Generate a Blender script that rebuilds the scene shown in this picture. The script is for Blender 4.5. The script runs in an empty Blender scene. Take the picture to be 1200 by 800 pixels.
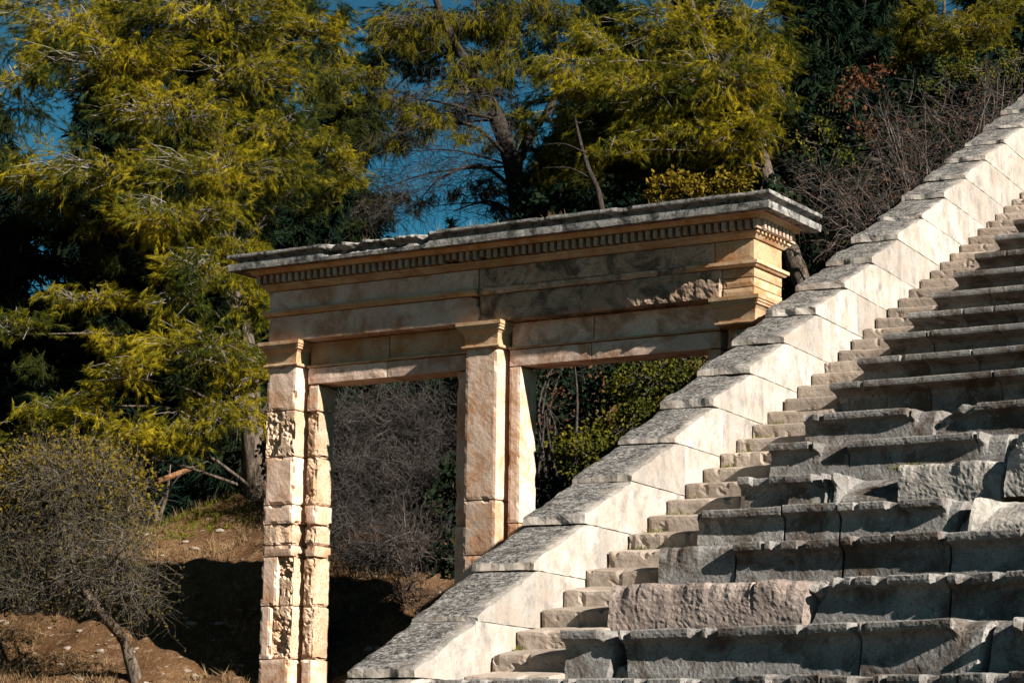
import bpy, bmesh, math, random
import numpy as np
from mathutils import Vector, Matrix, noise

random.seed(7)
RNG = np.random.default_rng(11)
scene = bpy.context.scene
COL = scene.collection

# ------------------------------------------------------------------ materials
def newmat(name):
    m = bpy.data.materials.new(name); m.use_nodes = True
    nt = m.node_tree; nt.nodes.clear()
    out = nt.nodes.new('ShaderNodeOutputMaterial')
    return m, nt, out

class NT:
    def __init__(s, nt): s.nt = nt
    def n(s, t, **kw):
        nd = s.nt.nodes.new(t)
        for k, v in kw.items():
            if k in nd.inputs: nd.inputs[k].default_value = v
            else: setattr(nd, k, v)
        return nd
    def l(s, a, b): s.nt.links.new(a, b)
    def coord(s, scale=(1, 1, 1)):
        tc = s.n('ShaderNodeTexCoord'); mp = s.n('ShaderNodeMapping'); mp.inputs['Scale'].default_value = scale
        s.l(tc.outputs['Object'], mp.inputs['Vector']); return mp.outputs['Vector']
    def noise(s, vec, scale, detail=6, rough=.6, dist=0):
        nd = s.n('ShaderNodeTexNoise'); nd.inputs['Scale'].default_value = scale
        nd.inputs['Detail'].default_value = detail; nd.inputs['Roughness'].default_value = rough
        nd.inputs['Distortion'].default_value = dist
        s.l(vec, nd.inputs['Vector']); return nd.outputs['Fac']
    def ramp(s, fac, stops):
        r = s.n('ShaderNodeValToRGB'); cr = r.color_ramp
        while len(cr.elements) < len(stops): cr.elements.new(.5)
        for e, (p, c) in zip(cr.elements, stops):
            e.position = p; e.color = (c, c, c, 1) if not isinstance(c, tuple) else (*c, 1)
        s.l(fac, r.inputs['Fac']); return r.outputs['Color']
    def mix(s, fac, a, b, mode='MIX'):
        m = s.n('ShaderNodeMix', data_type='RGBA', blend_type=mode)
        if isinstance(fac, (int, float)): m.inputs['Factor'].default_value = fac
        else: s.l(fac, m.inputs['Factor'])
        for sock, v in ((m.inputs['A'], a), (m.inputs['B'], b)):
            pass
        A, B = m.inputs[6], m.inputs[7]
        for sock, v in ((A, a), (B, b)):
            if isinstance(v, tuple): sock.default_value = (*v, 1)
            else: s.l(v, sock)
        return m.outputs[2]
    def math(s, op, a, b=0.0):
        m = s.n('ShaderNodeMath', operation=op)
        for i, v in enumerate((a, b)):
            if isinstance(v, (int, float)): m.inputs[i].default_value = v
            else: s.l(v, m.inputs[i])
        return m.outputs[0]
    def bump(s, h, strength, dist):
        b = s.n('ShaderNodeBump'); b.inputs['Strength'].default_value = strength; b.inputs['Distance'].default_value = dist
        s.l(h, b.inputs['Height']); return b.outputs['Normal']

def stone(name, c_lo, c_hi, stain=None, stain_amt=.5, stain_scale=2.5, lichen=None, lichen_thr=(.56, .66), lichen_scale=9, bump=.6,
          pit=0.0, streak=None, top=None, speck=None):
    sc = lambda c: tuple(x * .72 for x in c) if c else c
    c_lo, c_hi, stain, lichen, streak = map(sc, (c_lo, c_hi, stain, lichen, streak)); top = tuple(map(sc, top)) if top else None
    m, nt, out = newmat(name); N = NT(nt)
    info = N.n('ShaderNodeObjectInfo')
    tc = N.n('ShaderNodeTexCoord')
    add = N.n('ShaderNodeVectorMath', operation='ADD')
    mul = N.n('ShaderNodeVectorMath', operation='SCALE'); mul.inputs['Scale'].default_value = 37.0
    comb = N.n('ShaderNodeCombineXYZ'); N.l(info.outputs['Random'], comb.inputs[0]); N.l(info.outputs['Random'], comb.inputs[1])
    N.l(comb.outputs[0], mul.inputs[0]); N.l(tc.outputs['Object'], add.inputs[0]); N.l(mul.outputs[0], add.inputs[1])
    vec = add.outputs[0]
    big = N.noise(vec, 2.2, 7, .65); fine = N.noise(vec, 38, 5, .7)
    base = N.mix(N.ramp(big, [(.3, 0.), (.7, 1.)]), c_lo, c_hi)
    base = N.mix(N.math('MULTIPLY', N.ramp(fine, [(.38, 1.), (.55, 0.)]), .35), base, tuple(x * .6 for x in c_lo))
    # each stone a little lighter or darker than its neighbour
    hv = N.n('ShaderNodeHueSaturation'); N.l(base, hv.inputs['Color'])
    N.l(N.math('ADD', N.math('MULTIPLY', info.outputs['Random'], .42), .78), hv.inputs['Value']); base = hv.outputs[0]
    if stain:
        st = N.noise(vec, stain_scale, 8, .7, .6)
        base = N.mix(N.math('MULTIPLY', N.ramp(st, [(.46, 0.), (.60, 1.)]), stain_amt), base, stain)
    if streak:
        mp = N.n('ShaderNodeMapping'); mp.inputs['Scale'].default_value = (1.9, 1.9, .6); N.l(vec, mp.inputs['Vector'])
        sk = N.noise(mp.outputs[0], 2.2, 6, .6)
        base = N.mix(N.math('MULTIPLY', N.ramp(sk, [(.50, 0.), (.72, 1.)]), .5), base, streak)
    if lichen:
        li = N.noise(vec, lichen_scale, 10, .78, .3)
        base = N.mix(N.math('MULTIPLY', N.ramp(li, [(lichen_thr[0], 0.), (lichen_thr[1], 1.)]), .85), base, lichen)
    h = N.math('ADD', N.math('MULTIPLY', N.noise(vec, 14, 8, .7), .6), N.math('MULTIPLY', fine, .35))
    if pit:
        pn = N.noise(vec, 55, 3, .5); hole = N.ramp(pn, [(.30, 0.), (.38, 1.)])
        h = N.math('ADD', h, N.math('MULTIPLY', hole, pit))
        base = N.mix(N.math('MULTIPLY', N.math('SUBTRACT', 1.0, hole), .5), base, tuple(x * .45 for x in c_lo))
    if top:   # weathered crust on faces that look up
        geo = N.n('ShaderNodeNewGeometry'); sep = N.n('ShaderNodeSeparateXYZ'); N.l(geo.outputs['Normal'], sep.inputs[0])
        up = N.ramp(sep.outputs[2], [(.28, 0.), (.5, 1.)])
        # bare patch worn towards the stair side edge
        so = N.n('ShaderNodeSeparateXYZ'); N.l(tc.outputs['Object'], so.inputs[0])
        edge = N.math('ADD', so.outputs[0], N.math('MULTIPLY', N.math('SUBTRACT', N.noise(vec, 3.0, 5, .6), .5), .5))
        keep = N.ramp(N.math('ADD', N.math('MULTIPLY', edge, -2.2), -.02), [(0., .25), (.3, 1.)])
        mot = N.noise(vec, 26, 9, .85, .4); mot2 = N.noise(vec, 6, 6, .7)
        mc = N.ramp(N.math('ADD', N.math('MULTIPLY', mot, .8), N.math('MULTIPLY', mot2, .2)), [(.445, top[0]), (.50, top[1]), (.57, top[2])])
        base = N.mix(N.math('MULTIPLY', up, keep), base, mc)
        h = N.math('ADD', h, N.math('MULTIPLY', N.math('MULTIPLY', mot, up), 1.6))
    bs = N.n('ShaderNodeBsdfPrincipled'); bs.inputs['Roughness'].default_value = .92
    bs.inputs['Specular IOR Level'].default_value = .15
    N.l(base, bs.inputs['Base Color']); N.l(N.bump(h, bump, .02), bs.inputs['Normal'])
    N.l(bs.outputs[0], out.inputs[0]); return m

M = {}
M['wall'] = stone('pale_limestone', (.40, .355, .315), (.54, .495, .45), stain=(.36, .265, .20), stain_amt=.5, stain_scale=3.0, lichen=(.17, .16, .15), lichen_thr=(.50, .68), lichen_scale=3.6, streak=(.22, .205, .19), bump=.5,
                  top=((.028, .027, .027), (.12, .113, .105), (.40, .375, .35)))
M['step'] = stone('stair_limestone', (.31, .255, .21), (.46, .385, .325), stain=(.22, .15, .10), stain_amt=.4, bump=.55)
M['seat'] = stone('seat_limestone', (.165, .156, .15), (.32, .305, .29), stain=(.07, .045, .028), stain_amt=.8, lichen=(.44, .425, .40), lichen_thr=(.585, .66), bump=1.0, pit=.5)
M['rock'] = stone('broken_limestone', (.34, .31, .28), (.58, .54, .49), stain=(.10, .09, .085), stain_amt=.6, stain_scale=5, lichen=(.55, .51, .46), bump=1.0)
M['rock_pink'] = stone('pinkish_rough_limestone', (.24, .185, .16), (.38, .31, .275), stain=(.09, .075, .07), stain_amt=.5, stain_scale=6, bump=1.0, pit=.4)
M['pier'] = stone('pale_orange_poros', (.66, .45, .33), (.80, .625, .505), stain=(.50, .245, .11), stain_amt=.75, stain_scale=2.6, bump=.5, pit=.5)
M['pier_rough'] = stone('pitted_poros', (.54, .365, .245), (.72, .545, .40), stain=(.40, .22, .10), stain_amt=.5, bump=1.0, pit=1.2)
M['trim'] = stone('orange_poros_trim', (.50, .31, .17), (.64, .47, .31), stain=(.40, .18, .07), stain_amt=.7, stain_scale=3, bump=.35)
M['slab'] = stone('grey_pink_poros', (.70, .50, .395), (.93, .735, .62), stain=(.40, .185, .085), stain_amt=.75, stain_scale=2.4, bump=.6, pit=.25)
M['dentil'] = stone('brown_grey_dentil_stone', (.36, .27, .205), (.58, .46, .37), stain=(.25, .13, .07), stain_amt=.6, bump=.4)
M['slab_old'] = stone('dark_stained_poros', (.42, .27, .18), (.72, .53, .40), stain=(.09, .066, .052), stain_amt=.85, stain_scale=2.6, lichen=(.55, .43, .33), lichen_thr=(.58, .70), bump=1.0, pit=.5)
M['cornice'] = stone('lichen_cornice', (.22, .21, .20), (.42, .40, .375), stain=(.03, .03, .03), stain_amt=.9, stain_scale=6, lichen=(.66, .64, .60), lichen_thr=(.58, .66), bump=.8)

def soil_mat():
    m, nt, out = newmat('dry_soil'); N = NT(nt)
    v = N.coord()
    a = N.noise(v, 1.1, 8, .65); b = N.noise(v, 9, 8, .75); c = N.noise(v, 40, 5, .7)
    col = N.mix(N.ramp(a, [(.35, 0.), (.65, 1.)]), (.085, .042, .019), (.205, .115, .056))
    col = N.mix(N.math('MULTIPLY', N.ramp(b, [(.52, 0.), (.64, 1.)]), .8), col, (.29, .195, .12))
    col = N.mix(N.math('MULTIPLY', N.ramp(c, [(.36, 1.), (.5, 0.)]), .6), col, (.06, .04, .025))
    bs = N.n('ShaderNodeBsdfPrincipled'); bs.inputs['Roughness'].default_value = 1.0; bs.inputs['Specular IOR Level'].default_value = .05
    N.l(col, bs.inputs['Base Color'])
    N.l(N.bump(N.math('ADD', b, N.math('MULTIPLY', c, .5)), 1.0, .09), bs.inputs['Normal'])
    N.l(bs.outputs[0], out.inputs[0]); return m
M['soil'] = soil_mat()

def leaf_mat(name, c1, c2, trans=.3, scale=.9):
    c1, c2 = (tuple(x * .78 for x in c) for c in (c1, c2))
    m, nt, out = newmat(name); N = NT(nt)
    v = N.coord(); a = N.noise(v, scale, 4, .6); b = N.noise(v, 11, 3, .6)
    col = N.mix(N.ramp(N.math('ADD', N.math('MULTIPLY', a, .6), N.math('MULTIPLY', b, .4)), [(.43, 0.), (.66, 1.)]), c1, c2)
    d = N.n('ShaderNodeBsdfDiffuse'); t = N.n('ShaderNodeBsdfTranslucent'); mx = N.n('ShaderNodeMixShader')
    mx.inputs[0].default_value = trans
    N.l(col, d.inputs['Color']); N.l(col, t.inputs['Color']); N.l(d.outputs[0], mx.inputs[1]); N.l(t.outputs[0], mx.inputs[2])
    N.l(mx.outputs[0], out.inputs[0]); return m
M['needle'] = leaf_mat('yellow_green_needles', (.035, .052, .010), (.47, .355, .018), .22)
M['needle_shade'] = leaf_mat('shade_dark_green_needles', (.006, .015, .011), (.026, .036, .014), .15)  # near-black foliage: deep forest shade put into the colour
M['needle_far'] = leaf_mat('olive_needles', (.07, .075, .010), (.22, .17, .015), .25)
M['needle_green_shade'] = leaf_mat('shade_deep_green_needles', (.014, .026, .012), (.085, .085, .014), .2)  # deep green, darkened further to paint the shaded gaps behind the boughs
M['leaf_bush'] = leaf_mat('evergreen_leaves', (.04, .055, .010), (.19, .16, .02), .25, 2)
M['leaf_gold'] = leaf_mat('golden_leaves', (.13, .10, .012), (.26, .17, .02), .3, 2)
M['leaf_rust'] = leaf_mat('rust_dead_leaves', (.08, .032, .016), (.17, .08, .04), .2, 2)
M['weed'] = leaf_mat('weed_green', (.10, .12, .015), (.24, .22, .02), .3, 5)
M['litter'] = leaf_mat('brown_litter', (.05, .025, .012), (.26, .14, .07), .1, 3)
M['straw'] = leaf_mat('dry_straw', (.22, .14, .07), (.42, .30, .17), .2, 3)

def bark_mat(name, c1, c2, sc=(9, 9, 2)):
    c1, c2 = (tuple(x * .75 for x in c) for c in (c1, c2))
    m, nt, out = newmat(name); N = NT(nt)
    v = N.coord(sc); a = N.noise(v, 2.2, 7, .7, .5)
    col = N.mix(N.ramp(a, [(.38, 0.), (.62, 1.)]), c1, c2)
    bs = N.n('ShaderNodeBsdfPrincipled'); bs.inputs['Roughness'].default_value = .95; bs.inputs['Specular IOR Level'].default_value = .1
    N.l(col, bs.inputs['Base Color']); N.l(N.bump(a, 1.0, .05), bs.inputs['Normal'])
    N.l(bs.outputs[0], out.inputs[0]); return m
M['bark'] = bark_mat('pine_bark', (.035, .028, .022), (.20, .155, .12))
M['bark_dark'] = bark_mat('dark_bark', (.02, .017, .015), (.075, .06, .05))
M['twig'] = bark_mat('grey_twigs', (.11, .095, .085), (.30, .265, .235), (3, 3, 3))
M['twig_dark'] = bark_mat('dark_twigs', (.025, .023, .022), (.115, .10, .092), (3, 3, 3))
M['twig_red'] = bark_mat('rust_twigs', (.12, .06, .035), (.30, .17, .10), (3, 3, 3))
M['twig_olive'] = bark_mat('olive_brown_twigs', (.05, .043, .036), (.19, .165, .135), (3, 3, 3))
M['leaf_olive'] = leaf_mat('olive_small_leaves', (.05, .045, .012), (.17, .12, .03), .2, 2)
M['twig_brown'] = bark_mat('red_brown_twigs', (.04, .033, .030), (.17, .14, .125), (3, 3, 3))
M['log'] = bark_mat('orange_log', (.20, .09, .04), (.42, .22, .11))

# ------------------------------------------------------------------ objects
def link(o, parent=None):
    COL.objects.link(o)
    if parent is not None: o.parent = parent
    return o
def empty(name, label, cat, loc=(0, 0, 0), rot=None, group=None):
    o = bpy.data.objects.new(name, None); o.empty_display_size = .2
    o.location = loc
    if rot is not None: o.rotation_euler = (0, 0, rot)
    tag(o, label, cat, group); return link(o)
def tag(o, label, cat, group=None, kind=None):
    if label: o['label'] = label
    if cat: o['category'] = cat
    if group: o['group'] = group
    if kind: o['kind'] = kind
    return o
def mesh_np(name, V, F, mat, parent=None, loc=(0, 0, 0), rot=None, smooth=False):
    """V (n,3) array; F either (m,3|4) array or list of polygons"""
    me = bpy.data.meshes.new(name)
    if isinstance(F, np.ndarray):
        V = np.asarray(V, np.float32); k = F.shape[1]; nf = len(F)
        me.vertices.add(len(V)); me.vertices.foreach_set('co', V.ravel())
        me.loops.add(nf * k); me.loops.foreach_set('vertex_index', F.astype(np.int32).ravel())
        me.polygons.add(nf); me.polygons.foreach_set('loop_start', np.arange(nf, dtype=np.int32) * k)
        me.polygons.foreach_set('loop_total', np.full(nf, k, np.int32))
        me.update(calc_edges=True); me.validate()
    else:
        me.from_pydata([tuple(v) for v in V], [], F); me.update()
    if smooth: me.polygons.foreach_set('use_smooth', np.ones(len(me.polygons), bool))
    me.materials.append(mat)
    o = bpy.data.objects.new(name, me); o.location = loc
    if rot is not None: o.rotation_euler = (0, 0, rot)
    return link(o, parent)

SEED = [0]
def rough(V, amp, scale=6.0, amp2=0., scale2=30., seed=None):
    """displace vertices by vector noise: worn, uneven masonry"""
    if seed is None: SEED[0] += 1; seed = SEED[0]
    off = Vector((seed * 3.17, seed * 1.31, seed * 7.7)); out = []
    for v in V:
        p = Vector(v); q = p + noise.noise_vector(p * scale + off) * amp
        if amp2: q += noise.noise_vector(p * scale2 + off) * amp2
        out.append(q)
    return out

def grid_box(lo, hi, cell, shape=None, corner=.012, chip=0.):
    """subdivided closed box; shape(p)->p deforms it before wear"""
    lo = np.array(lo, float); hi = np.array(hi, float); n = [max(1, int(round((hi[i] - lo[i]) / cell))) for i in range(3)]
    V = []; idx = {}; F = []
    def vid(i, j, k):
        key = (i, j, k)
        if key not in idx:
            p = [lo[a] + (hi[a] - lo[a]) * (key[a] / n[a]) for a in range(3)]
            ends = [a for a in range(3) if key[a] in (0, n[a])]
            if corner and len(ends) >= 2:
                cc = corner * .45 + (chip * max(0, noise.fractal(Vector(p) * 5.5, 1, 2, 3) - .12) if chip else 0)
                for a in ends: p[a] += cc * (1 if key[a] == 0 else -1)
            idx[key] = len(V); V.append(p)
        return idx[key]
    for a in range(3):
        b, c = (a + 1) % 3, (a + 2) % 3
        for side in (0, n[a]):
            for i in range(n[b]):
                for j in range(n[c]):
                    q = []
                    for (di, dj) in ((0, 0), (1, 0), (1, 1), (0, 1)):
                        key = [0, 0, 0]; key[a] = side; key[b] = i + di; key[c] = j + dj; q.append(vid(*key))
                    F.append(q if side else q[::-1])
    if shape: V = [shape(p) for p in V]
    return V, F
def block(name, lo, hi, mat, parent, cell=.07, amp=.006, scale=7, amp2=.002, shape=None, corner=.012, chip=0., **kw):
    V, F = grid_box(lo, hi, cell, shape, corner, chip)
    return mesh_np(name, rough(V, amp, scale, amp2), F, mat, parent, **kw)

def prism_grid(poly, s0, s1, cell, ns):
    """closed prism: polygon in (t,z) resampled, swept along s"""
    P = []
    for a, b in zip(poly, poly[1:] + poly[:1]):
        L = math.hypot(b[0] - a[0], b[1] - a[1]); k = max(1, int(round(L / cell)))
        for i in range(k): P.append((a[0] + (b[0] - a[0]) * i / k, a[1] + (b[1] - a[1]) * i / k))
    m = len(P); V = []; F = []
    for i in range(ns + 1):
        s = s0 + (s1 - s0) * i / ns
        V += [(s, p[0], p[1]) for p in P]
    for i in range(ns):
        for j in range(m):
            j2 = (j + 1) % m; F.append([i * m + j, i * m + j2, (i + 1) * m + j2, (i + 1) * m + j])
    F.append(list(range(m))[::-1]); F.append([ns * m + j for j in range(m)])
    return V, F

def ring(prof, x0, x1, y0, y1, cell):
    """moulding run round a rectangle with mitred corners; prof = [(projection, z)] bottom to top; closed to a core inside"""
    loops = []
    def loop(o, z):
        pts = []
        c = [(x0 - o, y0 - o), (x1 + o, y0 - o), (x1 + o, y1 + o), (x0 - o, y1 + o)]
        lens = [x1 - x0, y1 - y0, x1 - x0, y1 - y0]
        for k in range(4):
            a, b = c[k], c[(k + 1) % 4]; n = max(2, int(lens[k] / cell))
            for i in range(n): pts.append((a[0] + (b[0] - a[0]) * i / n, a[1] + (b[1] - a[1]) * i / n, z))
        return pts
    V = []; F = []
    for (o, z) in prof: loops.append(loop(o, z))
    m = len(loops[0])
    for lp in loops: V += lp
    for i in range(len(loops) - 1):
        for j in range(m):
            j2 = (j + 1) % m; F.append([i * m + j, i * m + j2, (i + 1) * m + j2, (i + 1) * m + j])
    F.append(list(range(m))[::-1]); F.append([(len(loops) - 1) * m + j for j in range(m)])
    return V, F

# ------------------------------------------------------------------ camera (87 mm lens, looking slightly up)
pitch, roll = 0.17745, 0.0126959
cp, sp, cr, sr = math.cos(pitch), math.sin(pitch), math.cos(roll), math.sin(roll)
cam = bpy.data.cameras.new('camera'); cam.sensor_width = 36; cam.lens = 36 * 2874.87 / 1200
cam.clip_start = .1; cam.clip_end = 3000
co = link(bpy.data.objects.new('camera', cam))
rt = Vector((cr, -sr * sp, sr * cp)); upv = Vector((-sr, -cr * sp, cr * cp)); fw = Vector((0, cp, sp))
mw = Matrix((rt, upv, -fw)).transposed().to_4x4(); mw.translation = (0, 0, 1.6)
co.matrix_world = mw
scene.camera = co

# ------------------------------------------------------------------ light
SUN_H = (0.7233, -0.6905); SUN_EL = math.radians(29.5)
sd = bpy.data.lights.new('sun', 'SUN'); sd.energy = 5.0; sd.angle = math.radians(.5); sd.color = (1, .925, .82)
so = link(bpy.data.objects.new('sun', sd))
to_sun = Vector((SUN_H[0] * math.cos(SUN_EL), SUN_H[1] * math.cos(SUN_EL), math.sin(SUN_EL)))
so.rotation_euler = to_sun.to_track_quat('Z', 'Y').to_euler(); so.location = to_sun * 60
w = bpy.data.worlds.new('World'); scene.world = w; w.use_nodes = True
wn = w.node_tree; wn.nodes.clear()
sky = wn.nodes.new('ShaderNodeTexSky'); sky.sky_type = 'NISHITA'; sky.sun_disc = False
sky.sun_elevation = SUN_EL; sky.sun_rotation = math.atan2(SUN_H[0], SUN_H[1])
tint = wn.nodes.new('ShaderNodeMix'); tint.data_type = 'RGBA'; tint.blend_type = 'MULTIPLY'; tint.inputs[0].default_value = 1
tint.inputs[7].default_value = (.27, .62, .66, 1)
bg = wn.nodes.new('ShaderNodeBackground'); bg.inputs['Strength'].default_value = .05
wo = wn.nodes.new('ShaderNodeOutputWorld')
wtc = wn.nodes.new('ShaderNodeTexCoord'); wsp = wn.nodes.new('ShaderNodeSeparateXYZ'); wr = wn.nodes.new('ShaderNodeValToRGB')
wr.color_ramp.elements[0].position = .12; wr.color_ramp.elements[0].color = (.092, .49, .58, 1)
wr.color_ramp.elements[1].position = .42; wr.color_ramp.elements[1].color = (.115, .22, .245, 1)
wn.links.new(wtc.outputs['Generated'], wsp.inputs[0]); wn.links.new(wsp.outputs[2], wr.inputs[0]); wn.links.new(wr.outputs[0], tint.inputs[7])
wn.links.new(sky.outputs[0], tint.inputs[6]); wn.links.new(tint.outputs[2], bg.inputs['Color']); wn.links.new(bg.outputs[0], wo.inputs['Surface'])
vs = scene.view_settings; vs.view_transform = 'Standard'; vs.look = 'None'; vs.gamma = 1; vs.exposure = 1.46

# ------------------------------------------------------------------ ground
def terrain_z(x, y):
    xs = x if x < 12 else 12 + (x - 12) * .4
    if x < -14: xs = -14 + (x + 14) * .2
    base = .35 * (xs + 3.75)
    low = 2.6 + .04 * (xs + 3.75)                   # foot of the bank
    if y > 36: z = 5.77 + base + .08 * min(y - 36, 60)
    elif y > 30.5: f = (y - 30.5) / 5.5; z = low + (5.77 + base - low) * f
    else: z = low - .28 * (30.5 - y)
    k = .35
    return .5 * (z + math.sqrt(z * z + k * k)) - .02 if z > -3 else max(0, .5 * (z + math.sqrt(z * z + k * k)) - .02)
def make_ground():
    def axis(bands):
        a = []
        for lo, hi, st in bands: a += list(np.arange(lo, hi, st))
        return a + [bands[-1][1]]
    xs = axis([(-600, -60, 60), (-60, -12, 4), (-12, 6, .14), (6, 20, 1), (20, 80, 6), (80, 600, 65)])
    ys = axis([(-300, -20, 40), (-20, 26, 2.5), (26, 30, .4), (30, 38, .12), (38, 50, .6), (50, 100, 5), (100, 900, 80)])
    V = []; F = []
    for y in ys:
        for x in xs:
            z = terrain_z(x, y)
            if 28 < y < 60 and -14 < x < 14:
                p = Vector((x, y, 0))
                z += .16 * noise.fractal(p * .55, 1, 2, 4) + .075 * noise.fractal(p * 3.1, 1, 2, 3) + (.055 * noise.noise(p * 8) if y < 38 else 0)
            V.append((x, y, z))
    nx = len(xs)
    for j in range(len(ys) - 1):
        for i in range(nx - 1):
            a = j * nx + i; F.append((a, a + 1, a + nx + 1, a + nx))
    o = mesh_np('ground', np.array(V), np.array(F), M['soil'], smooth=True)
    tag(o, None, None, kind='structure')
make_ground()

# ------------------------------------------------------------------ retaining wall with sloped coping
PW = 0.467626859; WO = (-.1428, 19.5861, 2.60333); A = .442835; H = .2
WX = Vector((math.cos(PW), -math.sin(PW), 0)); WY = Vector((math.sin(PW), math.cos(PW), 0))
def wall_pt(s, t, z): return Vector(WO) + WX * s + WY * t + Vector((0, 0, z))

wall = empty('retaining_wall', 'pale stone retaining wall with sloping lichen-covered coping beside the stairway', 'wall', WO, -PW)
WT = .585
jit = random.Random(3)
for n in range(-5, 24):
    t0, z0 = -.246 + .992 * n, .238 + .482 * n
    t1, z1 = t0 + .992, z0 + .482
    e = .062 + jit.uniform(-.018, .03); e1 = .004
    tj = t0 + jit.uniform(.95, 1.45)            # vertical joint in this course
    if n in (1, 6, 8): tj = t1 + jit.uniform(.2, .5)
    tz = z0 + e + (min(tj, t1) - t0) / (t1 - t0) * (z1 - z0 - e)
    if tj < t1: poly = [(t0, z0 + .003), (tj, z0 + .003), (tj, tz), (t0, z0 + e)]
    else: poly = [(t0, z0 + .003), (tj, z0 + .003), (tj, z1 - .003), (t1, z1 - .003), (t0, z0 + e)]
    V, F = prism_grid(poly, -WT + jit.uniform(-.012, .012), 0, .045, 13)
    def wear(p):
        s, t, z = p
        zt = z0 + e + (t - t0) / (t1 - t0) * (z1 - z0 - e)
        top = max(0, 1 - abs(z - zt) / .06)
        d = noise.fractal(Vector((s * 2.6 + n * 9, t * 2.6, n)), 1, 2, 3)
        edge = max(0, 1 - min(abs(s), abs(s + WT)) / .05)
        z -= top * (.010 + .016 * d + .012 * edge * (1 + d))
        nose = max(0, 1 - (t - t0) / .05)
        t += nose * (.015 + .03 * noise.noise(Vector((s * 7, z * 7, n * 5.1))))
        return (s, t, z)
    V = [wear(p) for p in V]
    mesh_np('coping_stone', rough(V, .005, 9, .003, 40), F, M['wall'], wall)
    tend = t1 + 2.3
    tb = max(tj, t0) + .004
    if tj < t1: poly = [(tb, z0 + .003), (tend, z0 + .003), (tend, z1 - .003), (t1, z1 - .003), (tb, tz)]
    else: poly = [(tb, z0 + .003), (tend, z0 + .003), (tend, z1 - .003), (tb, z1 - .003)]
    V, F = prism_grid(poly, -WT + jit.uniform(-.012, .012), -.001 - jit.uniform(0, .004), .06, 11)
    mesh_np('wall_block', rough(V, .004, 9, .002, 40), F, M['wall'], wall)
# solid masonry under the courses, down to the ground
V, F = prism_grid([(-5.3, -3.0), (23, -3.0), (23, 9.2), (-5.3, -2.2)], -WT + .03, -.03, .8, 2)
mesh_np('wall_core', V, F, M['wall'], wall)

# ------------------------------------------------------------------ stairway
R0 = 17.0
def arc(R, sg): 
    th = sg / R; return R * math.sin(th), -R0 + R * math.cos(th)
stair = empty('stairway', 'narrow stone stairway of low worn steps climbing along the white wall', 'stairs', WO, -PW)
SW = {}
for k in range(-8, 40):
    wd = .735
    r2h = random.Random(k * 5).uniform(.004, .022); tw = random.Random(k * 7).uniform(-.012, .012)
    def shp(p, k=k):
        s, t, z = p
        top = 1 if z > -.1 else 0; fr = max(0, 1 - max(0, t) / .16)
        hol = r2h * max(0, 1 - ((s - .40) / .33) ** 2) * fr * top
        ch = max(0, noise.fractal(Vector((s * 11, k * 3.3, z * 6)), 1, 2, 3) - (.25 if k < 14 else .42)) * fr
        return (s, t + .05 * ch, z + max(0, t) / A * .052 * top - hol - .05 * ch * top + tw * (s - .36))
    z = k * H; r2 = random.Random(k)
    V, F = grid_box((0.004 + r2.uniform(0, .012), 0, -.20), (wd, .50, 0), .035, shp, .012)
    V = rough(V, .006, 8, .003)
    mesh_np('step', [(v[0], v[1] + k * A, v[2] + z) for v in V], F, M['step'], stair)

# ------------------------------------------------------------------ seating blocks
FULL = [(.70, 0), (.45, 0), (.20, 0), (.06, .0), (.012, -.003), (0, -.014), (-.002, -.045), (.002, -.066), (.02, -.076), (.15, -.10), (.205, -.125), (.225, -.17), (.23, -.23),
        (.225, -.29), (.215, -.35), (.20, -.40), (.185, -.45), (.70, -.45)]
BROK = [(.70, 0), (.48, -.005), (.34, -.012), (.25, -.03), (.22, -.045), (.20, -.06), (.185, -.08), (.182, -.10), (.182, -.12), (.184, -.14), (.185, -.16), (.187, -.19), (.19, -.23),
        (.185, -.29), (.175, -.35), (.16, -.40), (.145, -.45), (.70, -.45)]
FLAT = [(.70, 0), (.45, 0), (.20, 0), (.10, .0), (.05, -.008), (.03, -.03), (.02, -.06), (.015, -.09), (.012, -.12), (.01, -.15), (.008, -.18), (.005, -.22), (.003, -.26),
        (0, -.30), (-.005, -.35), (-.008, -.40), (-.01, -.45), (.70, -.45)]
BROKF = [(.70, 0), (.48, -.005), (.30, -.010), (.20, -.022), (.15, -.04), (.11, -.062), (.085, -.09), (.07, -.115), (.055, -.14), (.04, -.16), (.03, -.19), (.02, -.22), (.01, -.26), (0, -.30), (-.005, -.35), (-.008, -.40), (-.01, -.45), (.70, -.45)]
def resample(P):
    out = []
    for a, b in zip(P, P[1:]):
        L = math.hypot(a[0] - b[0], a[1] - b[1]); k = 3 if L > .2 else 2
        out.append((a, b, k))
    return out
def interp_prof(P):
    q = []
    for i in range(len(P)):
        a, b = P[i], P[(i + 1) % len(P)]
        k = 2 if i not in (0, len(P) - 2, len(P) - 1) else 4
        for j in range(k): q.append((a[0] + (b[0] - a[0]) * j / k, a[1] + (b[1] - a[1]) * j / k))
    return np.array(q)
SHAL = [(.70, 0), (.45, 0), (.20, 0), (.06, .0), (.012, -.003), (0, -.014), (-.002, -.045), (.002, -.070), (.015, -.080), (.055, -.098), (.072, -.12), (.075, -.16), (.066, -.22),
        (.052, -.28), (.036, -.34), (.022, -.40), (.012, -.45), (.70, -.45)]
SBROK = [(.70, 0), (.48, -.005), (.30, -.012), (.20, -.025), (.165, -.04), (.14, -.058), (.125, -.08), (.108, -.10), (.102, -.12), (.094, -.14), (.088, -.16), (.080, -.18), (.066, -.22),
        (.052, -.28), (.036, -.34), (.022, -.40), (.012, -.45), (.70, -.45)]
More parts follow.
